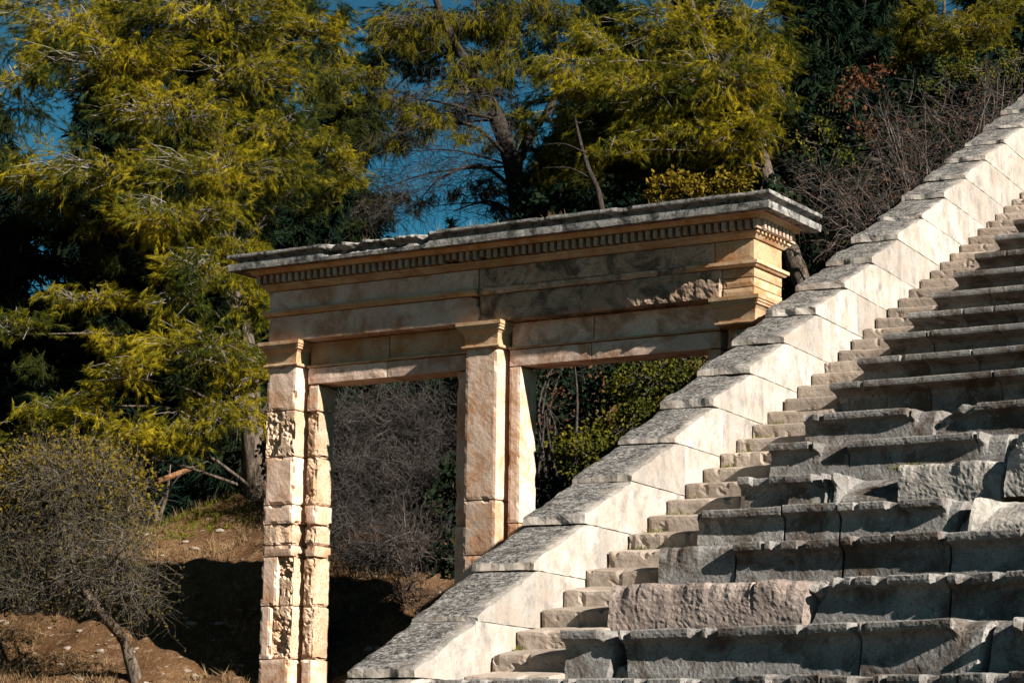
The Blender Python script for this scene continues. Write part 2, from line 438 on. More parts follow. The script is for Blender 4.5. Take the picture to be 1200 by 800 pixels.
WEDGE = [(.70, 0), (.60, -.02), (.50, -.05), (.42, -.08), (.36, -.105), (.32, -.125), (.28, -.145), (.24, -.165), (.20, -.185), (.17, -.20), (.14, -.215), (.12, -.23), (.10, -.25),
        (.085, -.29), (.075, -.35), (.07, -.40), (.06, -.45), (.70, -.45)]
DEEP = FULL
PS, PSB, PW_ = None, None, None
PF, PB, PL, PG_ = interp_prof(FULL), interp_prof(BROK), interp_prof(FLAT), interp_prof(BROKF)
PS, PSB, PW_ = interp_prof(SHAL), interp_prof(SBROK), interp_prof(WEDGE)
rows_z = {-4: -1.07, -2: -.66, 0: -0.253, 2: 0.166, 4: 0.571, 6: 0.987, 8: 1.378, 10: 1.769, 12: 2.172, 14: 2.594, 16: 3.047, 18: 3.444, 20: 3.850, 22: 4.240, 24: 4.636, 26: 5.047, 28: 5.453, 30: 5.862, 32: 6.250, 34: 6.655, 36: 7.060}
def seat(k, s0, s1, label, kind='full', chips=(), L=0., Rr=0., slantL=0., slantR=0., lum=None, wear=1.0, dz=0., dt=0., tilt=0., mat='seat', wedge=False, group='stone seat blocks of the theatre', h=1.0):
    """one bench block on the arc of row k between arc lengths s0..s1. chips: (position 0..1, half width m, depth 0..1)
    L, Rr: how far the left / right end is broken away; slant: lean of the end face"""
    rj = random.Random(int(k * 131 + s0 * 977)); loose = k < 16
    if loose: s0 += .007; s1 -= .007; dz += rj.uniform(-.012, .010); dt += rj.uniform(-.025, .02); tilt += rj.uniform(-.008, .008)
    R = R0 + (k - 2) * A - (.08 if k >= 16 else .15); z0 = rows_z[k] + dz; seed = k * 31 + s0 * 17
    n = max(6, int((s1 - s0) / .022)); deep = k >= 16; base = PL if kind == 'flat' else (PF if deep else PS)
    brk = PW_ if wedge else (PG_ if kind == 'flat' else (PB if deep else PSB))
    cx, cy = arc(R, (s0 + s1) / 2); origin = wall_pt(cx, cy, z0 - .45)
    yaw = -PW - ((s0 + s1) / 2) / R
    V = []; m = len(PF); rings = []
    mid = (s0 + s1) / 2
    us = [(i / n, 0) for i in range(n + 1)]
    seq = []
    for q in (3, 2, 1): 
        if L > 0: seq.append((0., q, -1))
    seq += [(u, 0, 0) for u, _ in us]
    for q in (1, 2, 3):
        if Rr > 0: seq.append((1., q, 1))
    for (u, q, side) in seq:
        s = s0 + (s1 - s0) * u
        e = 0
        if kind == 'flat' and not wedge: e = .55 * max(0, noise.fractal(Vector((s * 5, seed, 2.2)), 1, 2, 4) + .15)
        for (c, hw, am) in (chips if kind == 'full' or wedge else ()):
            if am < .5: continue
            dd = abs(s - (s0 + (s1 - s0) * c)) / (hw if am >= .95 else hw * .4) + .5 * noise.fractal(Vector((s * 16, seed, 1.3)), 1, 2, 3)
            e = max(e, (am if am >= .95 else am * .6) * min(1, max(0, (1.15 - dd) / .18)))
        nz = noise.fractal(Vector((s * 9, seed, 4.7)), 1, 2, 4); e += wear * ((.22 if nz > .64 else 0) + (.30 if nz > .78 else 0))
        if L: e = max(e, min(1, 1.0 - (s - s0) / max(L, .01)))
        if Rr: e = max(e, min(1, 1.0 - (s1 - s) / max(Rr, .01)))
        e = min(1, max(0, e))
        prof = base * (1 - e) + brk * e
        sc = (1, .86, .62, .3)[q]; c = np.array((.36, -.24))
        for (t, z) in c + (prof - c) * sc:
            bulge = side * (0, .25, .42, .5)[q] * (L if side < 0 else Rr) * .5 
            fz = -z / .45
            sl = 0
            if u < .35: sl += slantL * fz * (1 - u / .35)
            if u > .65: sl += slantR * fz * (u - .65) / .35
            zz = z * h
            if z < -.02 and z > -.44: pass
            ds = s - mid + bulge + sl
            th = ds / R
            x = (R + t + dt) * math.sin(th); y = (R + t + dt) * math.cos(th) - R
            V.append((x, y, zz + .45 + tilt * ds))
    nr = len(seq); F = []
    for i in range(nr - 1):
        for j in range(m):
            j2 = (j + 1) % m; F.append([i * m + j, i * m + j2, (i + 1) * m + j2, (i + 1) * m + j])
    F.append(list(range(m))[::-1]); F.append([(nr - 1) * m + j for j in range(m)])
    a1, a2 = (.003, .002) if k >= 16 else (.006, .004)
    if mat.startswith('rock'): a1, a2 = .014, .007
    V = rough(V, a1, 5, a2, 34)
    o = mesh_np('seat_block', V, F, M[mat], None, origin, yaw)
    return tag(o, label, 'seat block', group)

E4 = dict(wear=1.2)
# lowest row at the foot of the picture: only the lips show
seat(0, 0.020, 1.649, 'long grey seat block at the bottom edge, touching the foot of the white wall', chips=[(.3, .1, .5)])
seat(0, 1.654, 2.594, 'grey seat block at the bottom edge, second from the white wall', chips=[(.6, .2, .6), (.15, .08, .5)])
seat(0, 2.599, 3.261, 'grey seat block at the bottom edge, third from the white wall', chips=[(.5, .2, .7)])
seat(0, 3.266, 4.326, 'chipped seat block at the bottom edge, fourth from the white wall', chips=[(.3, .2, .9), (.8, .15, .8)], **E4)
seat(0, 4.331, 5.466, 'chipped seat block at the bottom edge in the right corner of the photo', chips=[(.25, .2, .9), (.7, .2, .6)], **E4)
# second row
seat(2, 0.694, 1.137, 'small stubby broken seat block at the foot of the stair', Rr=.10, slantR=-.05, slantL=.03)
seat(2, 1.188, 3.213, 'longest seat block in the second lowest row with jagged shadow across it', chips=[(.33, .10, .55), (.40, .12, .7), (.03, .06, .6), (.78, .09, .6)], slantL=.10, Rr=.05)
seat(2, 3.227, 4.214, 'seat block with broken pale right end in the second lowest row', chips=[(.96, .13, 1.)], Rr=.16, slantR=-.05)
seat(2, 4.260, 5.462, 'ragged seat block at the right edge of the second lowest row', chips=[(.05, .15, 1), (.3, .2, .7)], L=.06, **E4)
# third row
seat(4, 0.706, 2.433, 'pinkish rough flat-faced seat block pushed forward beside the stair', kind='flat', Rr=.22, dt=-.02, mat='rock_pink', dz=.01, chips=[(.2, .2, .4), (.45, .2, .5), (.7, .15, .5)])
seat(4, 2.633, 3.648, 'seat block with slanted left end in the third lowest row', slantL=-.20, chips=[(.12, .1, .6), (.45, .12, .5), (.93, .12, .9)], L=.03)
seat(4, 3.658, 5.089, 'dark seat block with jagged lip at the right of the third lowest row', chips=[(.1, .12, .9), (.3, .1, .7)], **E4)
# fourth row
seat(6, 0.712, 1.427, 'short seat block with lichen-spotted flat face beside the stair', kind='flat', chips=[(.2, .15, .6)], dt=.06)
seat(6, 1.437, 2.407, 'seat block with small chipped lip, second from the stair in the fourth lowest row', chips=[(.40, .08, .7), (.66, .07, .8)], wear=.7)
seat(6, 2.417, 3.357, 'seat block with broken top right corner in the fourth lowest row', chips=[(.14, .07, .7), (.97, .08, .9)], wear=.8)
seat(6, 3.367, 4.898, 'wide dark seat block at the right of the fourth lowest row', chips=[(.45, .06, .5)], wear=.6)
# fifth row
seat(8, 0.720, 1.545, 'seat block with rounded left corner nearest the stair in the fifth lowest row', chips=[(0, .1, .7)], wear=.6)
seat(8, 1.551, 2.064, 'short square seat block with neat lip in the fifth lowest row', wear=.3)
seat(8, 2.073, 3.158, 'seat block with a notch bitten from the middle of its lip', chips=[(.45, .11, .9), (.98, .07, 1.)], slantR=-.03)
seat(8, 3.180, 4.705, 'wedge-shaped broken pale seat block sloping at the right edge', kind='flat', wedge=True, chips=[(.55, .75, 1.)], L=.12, slantL=-.04, mat='rock')
# sixth row
seat(10, 0.763, 1.244, 'short seat block with crumbled lip nearest the stair in the sixth lowest row', chips=[(.4, .2, .5)])
seat(10, 1.251, 2.298, 'seat block whose right half is split away to a pale slope', wedge=True, chips=[(.30, .06, .5), (.78, .36, 1.)], dz=-.01)
seat(10, 2.311, 3.280, 'blocky white-stained broken stone standing proud in the sixth row', kind='flat', Rr=.2, dz=.03, mat='rock', chips=[(.15, .12, .7), (.5, .2, .9)], dt=.03)
seat(10, 3.346, 4.419, 'dark tilted boulder-like seat block at the right edge of the sixth row', kind='flat', L=.15, dz=.14, mat='rock', chips=[(.2, .2, .6)], tilt=.02)
# seventh row
seat(12, 0.742, 1.529, 'seat block with broken pale right corner nearest the stair in the seventh row', chips=[(.85, .22, 1.)], slantR=.02, dz=.01)
seat(12, 1.538, 3.080, 'long seat block with rounded broken right end in the seventh row', chips=[(.97, .16, 1.), (.7, .1, .4)], Rr=.14, wear=.6)
seat(12, 3.175, 4.316, 'worn dark rock-like seat block at the right edge of the seventh row', kind='flat', L=.15, mat='rock', chips=[(.3, .3, .7)])
# eighth row
seat(14, 0.765, 2.097, 'seat block with pale crushed right end nearest the stair in the eighth row', chips=[(.04, .1, .5), (.14, .05, .6), (.98, .2, 1.)], Rr=.25, wear=.5)
seat(14, 2.308, 4.120, 'dark seat block with diagonally cut left end in the eighth row', slantL=-.42, L=.08, wear=.9, chips=[(.1, .12, .6)])
# upper rows: sound benches of butted blocks
upper = {16: [0.713, 1.245, 1.718, 2.462, 3.331, 4.098], 18: [0.708, 1.434, 1.982, 2.987, 3.804], 20: [0.713, 1.217, 2.012, 2.768, 3.509], 22: [0.717, 1.334, 1.915, 2.548, 3.310], 24: [0.729, 1.422, 2.329, 3.111], 26: [0.725, 1.489, 2.109, 2.912], 28: [0.737, 1.254, 1.892, 2.712], 30: [0.749, 1.459, 1.891, 2.609], 32: [0.763, 1.349, 2.022, 2.701], 34: [0.780, 1.440, 2.119, 2.701], 36: [0.799, 1.440, 2.216]}
ORD = ['nearest the stair', 'second from the stair', 'third from the stair', 'fourth from the stair', 'fifth from the stair']
ROWN = {16: 'lowest intact bench row', 18: 'second intact bench row', 20: 'third intact bench row', 22: 'fourth intact bench row', 24: 'fifth intact bench row', 26: 'sixth intact bench row',
        28: 'seventh intact bench row', 30: 'eighth intact bench row', 32: 'ninth intact bench row', 34: 'tenth intact bench row', 36: 'topmost intact bench row'}
for k, b in upper.items():
    for i in range(len(b) - 1):
        seat(k, b[i], b[i + 1] - .006, 'smooth grey seat block %s in the %s' % (ORD[i], ROWN[k]), wear=.25, chips=[(.99, .018, .6)] if (i * 7 + k) % 5 == 0 else ())
for k in (-4, -2):
    for i, (a, b_) in enumerate(((.74, 1.7), (1.705, 2.9), (2.905, 4.1), (4.105, 5.4))):
        seat(k, a, b_, 'grey seat block of the %s row, %s' % ('bottom' if k == -4 else 'second bottom', ORD[i]), wear=.8)
# the rows run on a little past the right edge of the picture
ROWL = {0: 'bottom-edge row', 2: 'second lowest row', 4: 'third lowest row', 6: 'fourth lowest row', 8: 'fifth lowest row', 10: 'sixth lowest row', 12: 'seventh row', 14: 'eighth row'}
for k, e0 in {0: 5.466, 2: 5.462, 4: 5.089, 6: 4.898, 8: 4.705, 10: 4.419, 12: 4.316, 14: 4.12, 16: 4.098, 18: 3.804, 20: 3.509, 22: 3.31, 24: 3.111, 26: 2.912, 28: 2.712, 30: 2.609, 32: 2.701, 34: 2.701, 36: 2.216}.items():
    nm = ROWN.get(k) or ROWL[k]
    for i, wd_ in enumerate(('first', 'second', 'third')):
        seat(k, e0 + 1.2 * i + .006, e0 + 1.2 * (i + 1), 'seat block past the right edge of the photo, %s, %s of three' % (nm, wd_), wear=.4)
# loose fragments lying in the gaps
def rubble(s, k, z, r, label):
    bm = bmesh.new(); bmesh.ops.create_icosphere(bm, subdivisions=3, radius=r)
    V = [tuple(v.co) for v in bm.verts]; F = [[v.index for v in f.verts] for f in bm.faces]; bm.free()
    V = [(x * 1.3, y, zz * .75) for x, y, zz in V]
    V = rough(V, r * .45, 1.6 / r, r * .12, 5 / r)
    R = R0 + (k - 2) * A - .15; x, y = arc(R, s)
    tag(mesh_np('stone_fragment', V, F, M['rock'], None, wall_pt(x, y + .2, z), -PW - s / R), label, 'stone', 'loose stone fragments among the seats')
rubble(1.18, 2, -0.18, .085, 'fist-sized loose stone wedged beside the stubby block at the stair foot')
rubble(2.53, 4, 0.48, .10, 'pinkish loose stone in the gap of the third lowest row')
rubble(2.58, 4, 0.35, .08, 'small loose stone under the pinkish one in the dark gap')
rubble(3.12, 12, 2.04, .09, 'loose pale stone in the gap of the seventh row')
rubble(2.26, 14, 2.42, .10, 'loose pale stone between the two blocks of the eighth row')
# earth packed under the benches
def embankment():
    V = []; F = []; ns = 14; ks = list(range(-8, 42, 2))
    for k in ks:
        for i in range(ns):
            s = .75 + 11.0 * i / (ns - 1); R = R0 + (k - 2) * A + .40; x, y = arc(R, s * R / 21)
            V.append(tuple(wall_pt(x, y, (rows_z.get(k, .205 * k - .27) - .43))))
    for j in range(len(ks) - 1):
        for i in range(ns - 1):
            a = j * ns + i; F.append([a, a + 1, a + ns + 1, a + ns])
    o = mesh_np('seating_slope_ground', V, F, M['soil']); tag(o, None, None, kind='structure')
embankment()

# ------------------------------------------------------------------ stone gateway
PG = 0.544041986; GO = (2.715, 27.0, 0.0)
gate = empty('stone_gateway', 'ancient double stone gateway with square piers, dentil cornice and weathered lintel', 'gateway', GO, -PG)
DP = .74
ZB = [0.8, 2.35, 3.05, 3.70, 4.31, 4.45, 4.71, 4.95, 5.55, 6.13, 6.70]
def pierblock(par, x0, x1, y0, y1, z0, z1, mat='pier', amp=.004, cell=.04, amp2=.002, shape=None, name='pier_block', corner=.012):
    return block(name, (x0, y0, z0 + .003), (x1, y1, z1 - .003), M[mat], par, cell, amp, 8, amp2, shape, corner, .09 if x1 < -6 else .03)
def sub(name, label=None):
    o = bpy.data.objects.new(name, None); o.empty_display_size = .1; link(o, gate)
    if label: o['label'] = label
    return o
def capital(par, x0, x1, y0=-.0, y1=DP):
    prof = [(-.02, 6.685), (.035, 6.69), (.04, 6.705), (.035, 6.722), (.004, 6.728), (.006, 6.80), (.018, 6.86), (.045, 6.895), (.062, 6.90), (.064, 6.925), (.076, 6.93), (.078, 6.955), (.09, 6.96), (.092, 7.003), (.02, 7.006)]
    V, F = ring(prof, x0, x1, y0, y1, .06)
    return mesh_np('capital', rough(V, .004, 9, .001), F, M['trim'], par)
def pit_shape(depth, seed, x0=None, face_y=0.0):
    def f(p):
        x, y, z = p
        if abs(y - face_y) < .02:
            v_ = .75 * noise.fractal(Vector((x * 5.5, z * 4.2, seed)), 1, 2, 3) + .45 * noise.fractal(Vector((x * 22, z * 17, seed)), 1, 2, 3); y += depth * (min(1, max(0, (v_ + .12) * 1.9)) * .8 + .12 * max(0, v_))
        return (x, y, z)
    return f
# left pier (robbed and patched)
lp = sub('pier', 'left pier with roughly hacked and patched blocks'); X0, X1 = -6.77, -6.325
for i in range(len(ZB) - 1):
    a, b = ZB[i], ZB[i + 1]
    if i in (8,): pierblock(lp, X0, X1, 0, DP, a, b, 'pier_rough', .006, .02, .002, pit_shape(.06, 3))
    elif i == 3:
        pierblock(lp, X0, X0 + .24, 0, DP, a, b); pierblock(lp, X0 + .243, X1, .05, DP - .01, a, b, 'pier_rough', .006, .02, .003, pit_shape(.10, 5, face_y=.05))
    elif i == 2:
        pierblock(lp, X0, X0 + .16, 0, DP, a, b); pierblock(lp, X0 + .163, X1, .04, DP - .01, a, b, 'pier_rough', .006, .02, .003, pit_shape(.09, 8, face_y=.04))
    elif i == 5:
        def bite(p):
            x, y, z = p
            if y < .1 and x > -6.55: y += .07 * min(1, (x + 6.55) / .1) * (.6 + .5 * noise.noise(Vector((x * 8, z * 8, 2))))
            if x > -6.36: x -= .05 * (.5 + .5 * noise.noise(Vector((y * 7, z * 9, 4))))
            return (x, y, z)
        pierblock(lp, X0, X1, 0, DP, a, b, 'pier_rough', .006, .03, .005, bite)
    else: pierblock(lp, X0, X1, 0, DP, a, b, 'pier' , .004)
capital(lp, X0, X1)
# middle pier (sound)
mp = sub('pier', 'smooth square middle pier'); X0, X1 = -3.82, -3.375
for a, b in ((.8, 3.2), (3.2, 4.22), (4.22, 4.87), (4.87, 6.70)): pierblock(mp, X0, X1, 0, DP, a, b, amp=.003)
capital(mp, X0, X1)
# right pier: only a broken stump of its face is left under the capital
rp = sub('pier', 'right pier with broken rock face under its capital'); X0, X1 = -.445, 0.
pierblock(rp, X0, X1 - .02, .10, DP, .8, 6.0, 'pier_rough', .012, .06, .008)
pierblock(rp, X0 + .17, X1 - .05, .02, DP, 6.005, 6.62, 'pier_rough', .05, .035, .025, corner=.06)
pierblock(rp, X0 + .02, X1 - .02, .20, DP - .02, 6.45, 6.69, 'pier_rough', .02, .05, .01)
capital(rp, X0, X1)
# door frames: jambs and lintels set back from the piers
FY0, FY1 = .17, .56
def jamb(x0, x1, rough_=False, side=1):
    j = sub('jamb', 'door jamb of roughly broken blocks' if rough_ else None)
    for i in range(len(ZB) - 1):
        a, b = ZB[i], min(ZB[i + 1], 6.466)
        if not rough_: continue
        if i in (1, 4, 6) or i == 9: pierblock(j, x0, x1 + (.012 if i in (4, 6) else 0), FY0, FY1, a, b, name='jamb_block')
        else: pierblock(j, x0, x1 - .008, FY0 + .012, FY1, a, b, 'pier_rough' if i not in (9,) else 'pier', .014 if i in (2, 3, 5, 7) else .006, .03, .007, pit_shape(.05, i * 7, face_y=FY0 + .012), 'jamb_block', .03)
    if not rough_:
        for a, b in ((.8, 3.4), (3.4, 4.6), (4.6, 6.466)): pierblock(j, x0, x1, FY0, FY1, a, b, name='jamb_block')
jamb(-6.265, -6.10, True); jamb(-4.045, -3.88); jamb(-3.31, -3.15); jamb(-.68, -.505)
for (x0, x1) in ((-6.265, -3.88), (-3.31, -.505)):
    old = x0 > -5
    l_ = sub('lintel', 'grey-blue right lintel' if old else 'orange-brown left lintel')
    mids = [x0, x0 + (x1 - x0) * (.5 if not old else .40), x1]
    for a, b in zip(mids, mids[1:]):
        block('lintel_block', (a + .002, FY0, 6.47), (b - .002, FY1, 6.672), M['slab'], l_, .07, .004, 7, .002)
    block('lintel_ledge', (x0, FY0 - .028, 6.675), (x1, FY1 + .028, 6.702), M['trim'], l_, .07, .004, 7, .001, corner=.006)
    for a, b in zip(mids, mids[1:]):
        block('panel', (a + .002, FY0 + .05, 6.705), (b - .002, FY1 - .05, 7.006), M['slab' if old else 'trim'], l_, .08, .004, 7, .002)
# reveal strips between pier and jamb
for (x0, x1) in ((-6.322, -6.268), (-3.877, -3.823), (-3.372, -3.313), (-.502, -.448)):
    block('reveal', (x0, .31, .8), (x1, .45, 6.70), M['trim'], gate, .2, .002)
# architrave: pale left beam, dark weathered right beam, new corner block
ZA0, ZA1, ZF1 = 7.01, 7.335, 7.66
def dent_old(p):
    x, y, z = p
    if y < .02:
        y += .018 + .03 * max(0, noise.fractal(Vector((x * 5, z * 5, 3)), 1, 2, 4))
        if -1.65 < x < -.42: y += -.035 + .02 * noise.fractal(Vector((x * 11, z * 14, 8)), 1, 2, 3)
    return (x, y, z)
def round_end(p):
    x, y, z = p
    if x > -3.72 and z > 7.22 and y < .1: x -= .04; z -= .02
    return (x, y, z)
block('architrave', (-6.77, 0, ZA0), (-3.655, DP, ZA1), M['slab'], gate, .05, .005, 6, .002, round_end)
block('architrave', (-3.645, 0, ZA0), (-.40, DP, ZA1), M['slab_old'], gate, .035, .006, 6, .005, dent_old)
block('architrave', (-.394, 0, ZA0), (0, DP, ZA0 + .10), M['trim'], gate, .05, .003)
block('architrave', (-.394, .004, ZA0 + .103), (-.004, DP, ZA0 + .21), M['trim'], gate, .05, .003)
block('architrave', (-.394, 0, ZA0 + .213), (0, DP, ZA1), M['trim'], gate, .05, .003)
# taenia
def strip(name, x0, x1, prof, mat, amp=.004, cell=.05, shape=None, y0=0., y1=DP, par=gate):
    """moulding along the front and back with square ends; prof=[(projection,z)]"""
    pts = [(y0 - o, z) for o, z in prof] + [(y1 + o, z) for o, z in reversed(prof)]
    V, F = prism_grid(pts, x0, x1, .05, max(2, int((x1 - x0) / cell)))
    F = [f[::-1] for f in F]
    if shape: V = [shape(p) for p in V]
    return mesh_np(name, rough(V, amp, 8, .002), F, M[mat], par)
TA = [(0.0, ZA1 + .003), (.025, ZA1 + .004), (.05, ZA1 + .03), (.062, ZA1 + .034), (.062, ZA1 + .07), (.01, ZA1 + .078), (0, ZA1 + .08)]
strip('taenia', -6.83, -3.66, TA, 'trim')
def gnaw(p):
    x, y, z = p
    if y < 0: y *= max(.0, min(1, .35 + 1.1 * noise.fractal(Vector((x * 3, 0, 7)), 1, 2, 4)))
    return (x, y, z)
strip('taenia', -3.64, -.78, TA, 'slab_old', .006, .035, gnaw)
V, F = ring([(0., ZA1 + .003), (.025, ZA1 + .004), (.05, ZA1 + .03), (.064, ZA1 + .034), (.064, ZA1 + .07), (.01, ZA1 + .078), (-.05, ZA1 + .08)], -.77, 0, 0, DP, .05)
mesh_np('taenia', rough(V, .002, 8, .001), F, M['trim'], gate)
# frieze
ZF0 = ZA1 + .082
block('frieze', (-6.77, .0, ZF0), (-3.66, DP, ZF1), M['slab'], gate, .05, .004, 6, .002)
block('frieze', (-3.652, .004, ZF0), (-.50, DP, ZF1), M['slab_old'], gate, .045, .006, 6, .004)
block('frieze', (-.494, .0, ZF0), (0, DP, ZF1), M['trim'], gate, .05, .003)
# bed moulding, dentils, cornice
V, F = ring([(-.05, ZF1 + .002), (.02, ZF1 + .003), (.035, ZF1 + .02), (.06, ZF1 + .05), (.075, ZF1 + .055), (.078, ZF1 + .082), (-.20, ZF1 + .083)], -6.77, 0, 0, DP, .06)
mesh_np('bed_moulding', rough(V, .003, 8, .001), F, M['trim'], gate)
ZD0, ZD1 = ZF1 + .085, ZF1 + .195
V, F = ring([(-.15, ZD0), (-.06, ZD0 + .001), (-.06, ZD1), (-.15, ZD1 + .001)], -6.77, 0, 0, DP, .15)
mesh_np('dentil_ground', V, F, M['slab_old'], gate); V = []; F = []  # dark stone as backing: shade between the dentils put into its colour
def add_box(V, F, lo, hi):
    b = len(V); V += [(x, y, z) for z in (lo[2], hi[2]) for y in (lo[1], hi[1]) for x in (lo[0], hi[0])]
    F += [[b + i for i in q] for q in ((0, 2, 3, 1), (4, 5, 7, 6), (0, 1, 5, 4), (2, 6, 7, 3), (0, 4, 6, 2), (1, 3, 7, 5))]
DPJ = .145; pit_ = .0975
r3 = random.Random(5)
nf = int(6.98 / pit_)
for i in range(nf + 1):
    x = -6.87 + i * pit_
    hgt = ZD1 - .004 - r3.uniform(0, .004); lo_ = ZD0 + .004
    if 1.9 < x + 6.0 < 2.6 and r3.random() < .5: lo_ += .03
    for (ya, yb) in ((-DPJ, .07), (DP - .07, DP + DPJ)): add_box(V, F, (x + r3.uniform(-.003, .003), ya, lo_), (x + .049, yb, hgt))
for i in range(1, int((DP + .2) / pit_)):
    y = -DPJ + .02 + i * pit_
    for (xa, xb) in ((-.07, DPJ), (-6.77 - DPJ, -6.70)): add_box(V, F, (xa, y, ZD0 + .004), (xb, y + .049, ZD1 - .004))
mesh_np('dentil_band', rough(V, .003, 9, .001), F, M['dentil'], gate)
V, F = ring([(-.20, ZD1 + .003), (.10, ZD1 + .004), (.15, ZD1 + .012), (.165, ZD1 + .05), (.20, ZD1 + .062), (-.05, ZD1 + .063)], -6.80, 0, 0, DP, .08)
mesh_np('cornice_soffit', rough(V, .003, 8, .001), F, M['trim'], gate)
ZC = ZD1 + .066
prof = [(-.05, ZC), (.27, ZC + .002), (.29, ZC - .014), (.338, ZC - .010), (.342, ZC + .03), (.342, ZC + .072), (.255, ZC + .078), (.245, ZC + .095), (.252, ZC + .12), (.29, ZC + .142), (.352, ZC + .15), (.356, ZC + .165), (.354, ZC + .192), (.10, ZC + .203), (-.05, ZC + .205)]
V, F = ring(prof, -6.84, 0, 0, DP, .04)
def erode(p):
    x, y, z = p
    if y < -.15 and z > ZC + .05:
        a = 0
        if -5.75 < x < -4.15: a = min(1, (x + 5.75) / .08, (-4.15 - x) / .08)
        a *= .5 + .9 * noise.fractal(Vector((x * 6, z * 9, 1)), 1, 2, 4)
        a = max(a, .9 * (noise.fractal(Vector((x * 2.2, 1, z * 3)), 1, 2, 4) - .5))
        a = max(0, a); y += a * .09; z -= a * .035
    if z > ZC + .15: z += .006 * noise.fractal(Vector((x * 2, y * 2, 0)), 1, 2, 4)
    return (x, y, z)
mesh_np('cornice', rough([erode(p) for p in V], .005, 9, .003, 35), F, M['cornice'], gate)

# ------------------------------------------------------------------ vegetation
class Tri:
    def __init__(s): s.v = []; s.n = 0
    def add(s, tris): s.v.append(tris)          # (k,3,3)
    def build(s, name, mat, parent=None, **kw):
        V = np.concatenate(s.v).reshape(-1, 3); F = np.arange(len(V)).reshape(-1, 3)
        return mesh_np(name, V, F, mat, parent, **kw)
def unit(a): return a / np.maximum(np.linalg.norm(a, axis=-1, keepdims=True), 1e-9)
def tubes(segs, sides=4):
    """segs (n,8): p0 r0 p1 r1 -> verts, faces"""
    segs = np.asarray(segs, float); p0, r0, p1, r1 = segs[:, :3], segs[:, 3], segs[:, 4:7], segs[:, 7]
    d = unit(p1 - p0); ref = np.where(np.abs(d[:, 2:3]) > .9, np.array([[1., 0, 0]]), np.array([[0, 0, 1.]]))
    a = unit(np.cross(d, ref)); b = np.cross(d, a)
    ang = np.arange(sides) * 2 * np.pi / sides
    off = a[:, None] * np.cos(ang)[None, :, None] + b[:, None] * np.sin(ang)[None, :, None]
    V = np.concatenate([p0[:, None] + off * r0[:, None, None], p1[:, None] + off * r1[:, None, None]], 1)   # n,2s,3
    n = len(segs); base = (np.arange(n) * 2 * sides)[:, None, None]
    i = np.arange(sides); q = np.stack([i, (i + 1) % sides, (i + 1) % sides + sides, i + sides], 1)[None]
    return V.reshape(-1, 3), (base + q).reshape(-1, 4)
def polytube(pts, sides=10, wob=.03, seed=0, sub=4):
    """smooth tapering trunk through (x,y,z,r) points"""
    P = [np.array(p, float) for p in pts]; out = []
    for i in range(len(P) - 1):
        p0 = P[max(i - 1, 0)]; p1 = P[i]; p2 = P[i + 1]; p3 = P[min(i + 2, len(P) - 1)]
        for k in range(sub):
            t = k / sub; out.append(.5 * ((2 * p1) + (-p0 + p2) * t + (2 * p0 - 5 * p1 + 4 * p2 - p3) * t * t + (-p0 + 3 * p1 - 3 * p2 + p3) * t ** 3))
    out.append(P[-1]); V = []; F = []
    for i, p in enumerate(out):
        d = out[min(i + 1, len(out) - 1)][:3] - out[max(i - 1, 0)][:3]; d = d / (np.linalg.norm(d) + 1e-9)
        ref = np.array([1., 0, 0]) if abs(d[2]) > .8 else np.array([0, 0, 1.]); a = np.cross(d, ref); a /= np.linalg.norm(a); b = np.cross(d, a)
        for j in range(sides):
            an = 2 * math.pi * j / sides; c = p[:3] + (a * math.cos(an) + b * math.sin(an)) * p[3] * (1 + wob * 4 * noise.noise(Vector((j * 1.7 + seed, i * .6, seed))))
            V.append(c)
    for i in range(len(out) - 1):
        for j in range(sides): F.append([i * sides + j, i * sides + (j + 1) % sides, (i + 1) * sides + (j + 1) % sides, (i + 1) * sides + j])
    F.append(list(range(sides))[::-1]); F.append([(len(out) - 1) * sides + j for j in range(sides)])
    return V, F
def merge(parts):
    V = []; F = []
    for v, f in parts:
        b = len(V); V += list(v); F += [[b + i for i in q] for q in f]
    return V, F

def pads_to_shoots(pads, dens, rng, droop=.35):
    """shoot tips and directions in foliage pads (flat ellipsoids)"""
    P = []; D = []; C = []
    for (x, y, z, rx, rz) in pads:
        ry = rx * .8
        n = int(dens * rx * ry * rz ** .5 * 3.2) + 6
        # break each pad into sub-clumps so that the outline is uneven
        nc = max(4, int(n / 17)); cc = unit(rng.normal(size=(nc, 3))) * rng.random((nc, 1)) ** .4 * np.array([rx, ry, rz])
        which = rng.integers(0, nc, n)
        p = cc[which] + rng.normal(size=(n, 3)) * np.array([.19, .19, .11]) * min(1, rx)
        out = unit(p / np.array([rx, ry, rz]) * np.array([1, 1, .6]) + rng.normal(size=(n, 3)) * .45)
        d = unit(out + np.array([0, 0, -droop]))
        c0 = np.array([x, y, z]); P.append(p + c0); D.append(d); C.append(np.repeat((c0 + cc * .45)[None, :, :], 1, 0)[0][which])
    return np.concatenate(P), np.concatenate(D), np.concatenate(C)
def needles(P, D, rng, n=26, L=.13, w=.008, tuft=.22):
    k = len(P)
    ax = D[:, None]                                                         # k,1,3
    u = rng.random((k, n, 1)); per = rng.normal(size=(k, n, 3)); per = unit(per - (per * ax).sum(-1, keepdims=True) * ax)
    base = P[:, None] + ax * (u - .75) * tuft
    ang = np.radians(rng.uniform(8, 44, (k, n, 1))); d = unit(ax * np.cos(ang) + per * np.sin(ang) + np.array([0, 0, -.22]))
    ln = L * rng.uniform(.7, 1.25, (k, n, 1)); tip = base + d * ln
    side = unit(np.cross(d, rng.normal(size=(k, n, 3)))) * w * .5
    return np.stack([base - side, base + side, tip], 2).reshape(-1, 3, 3)
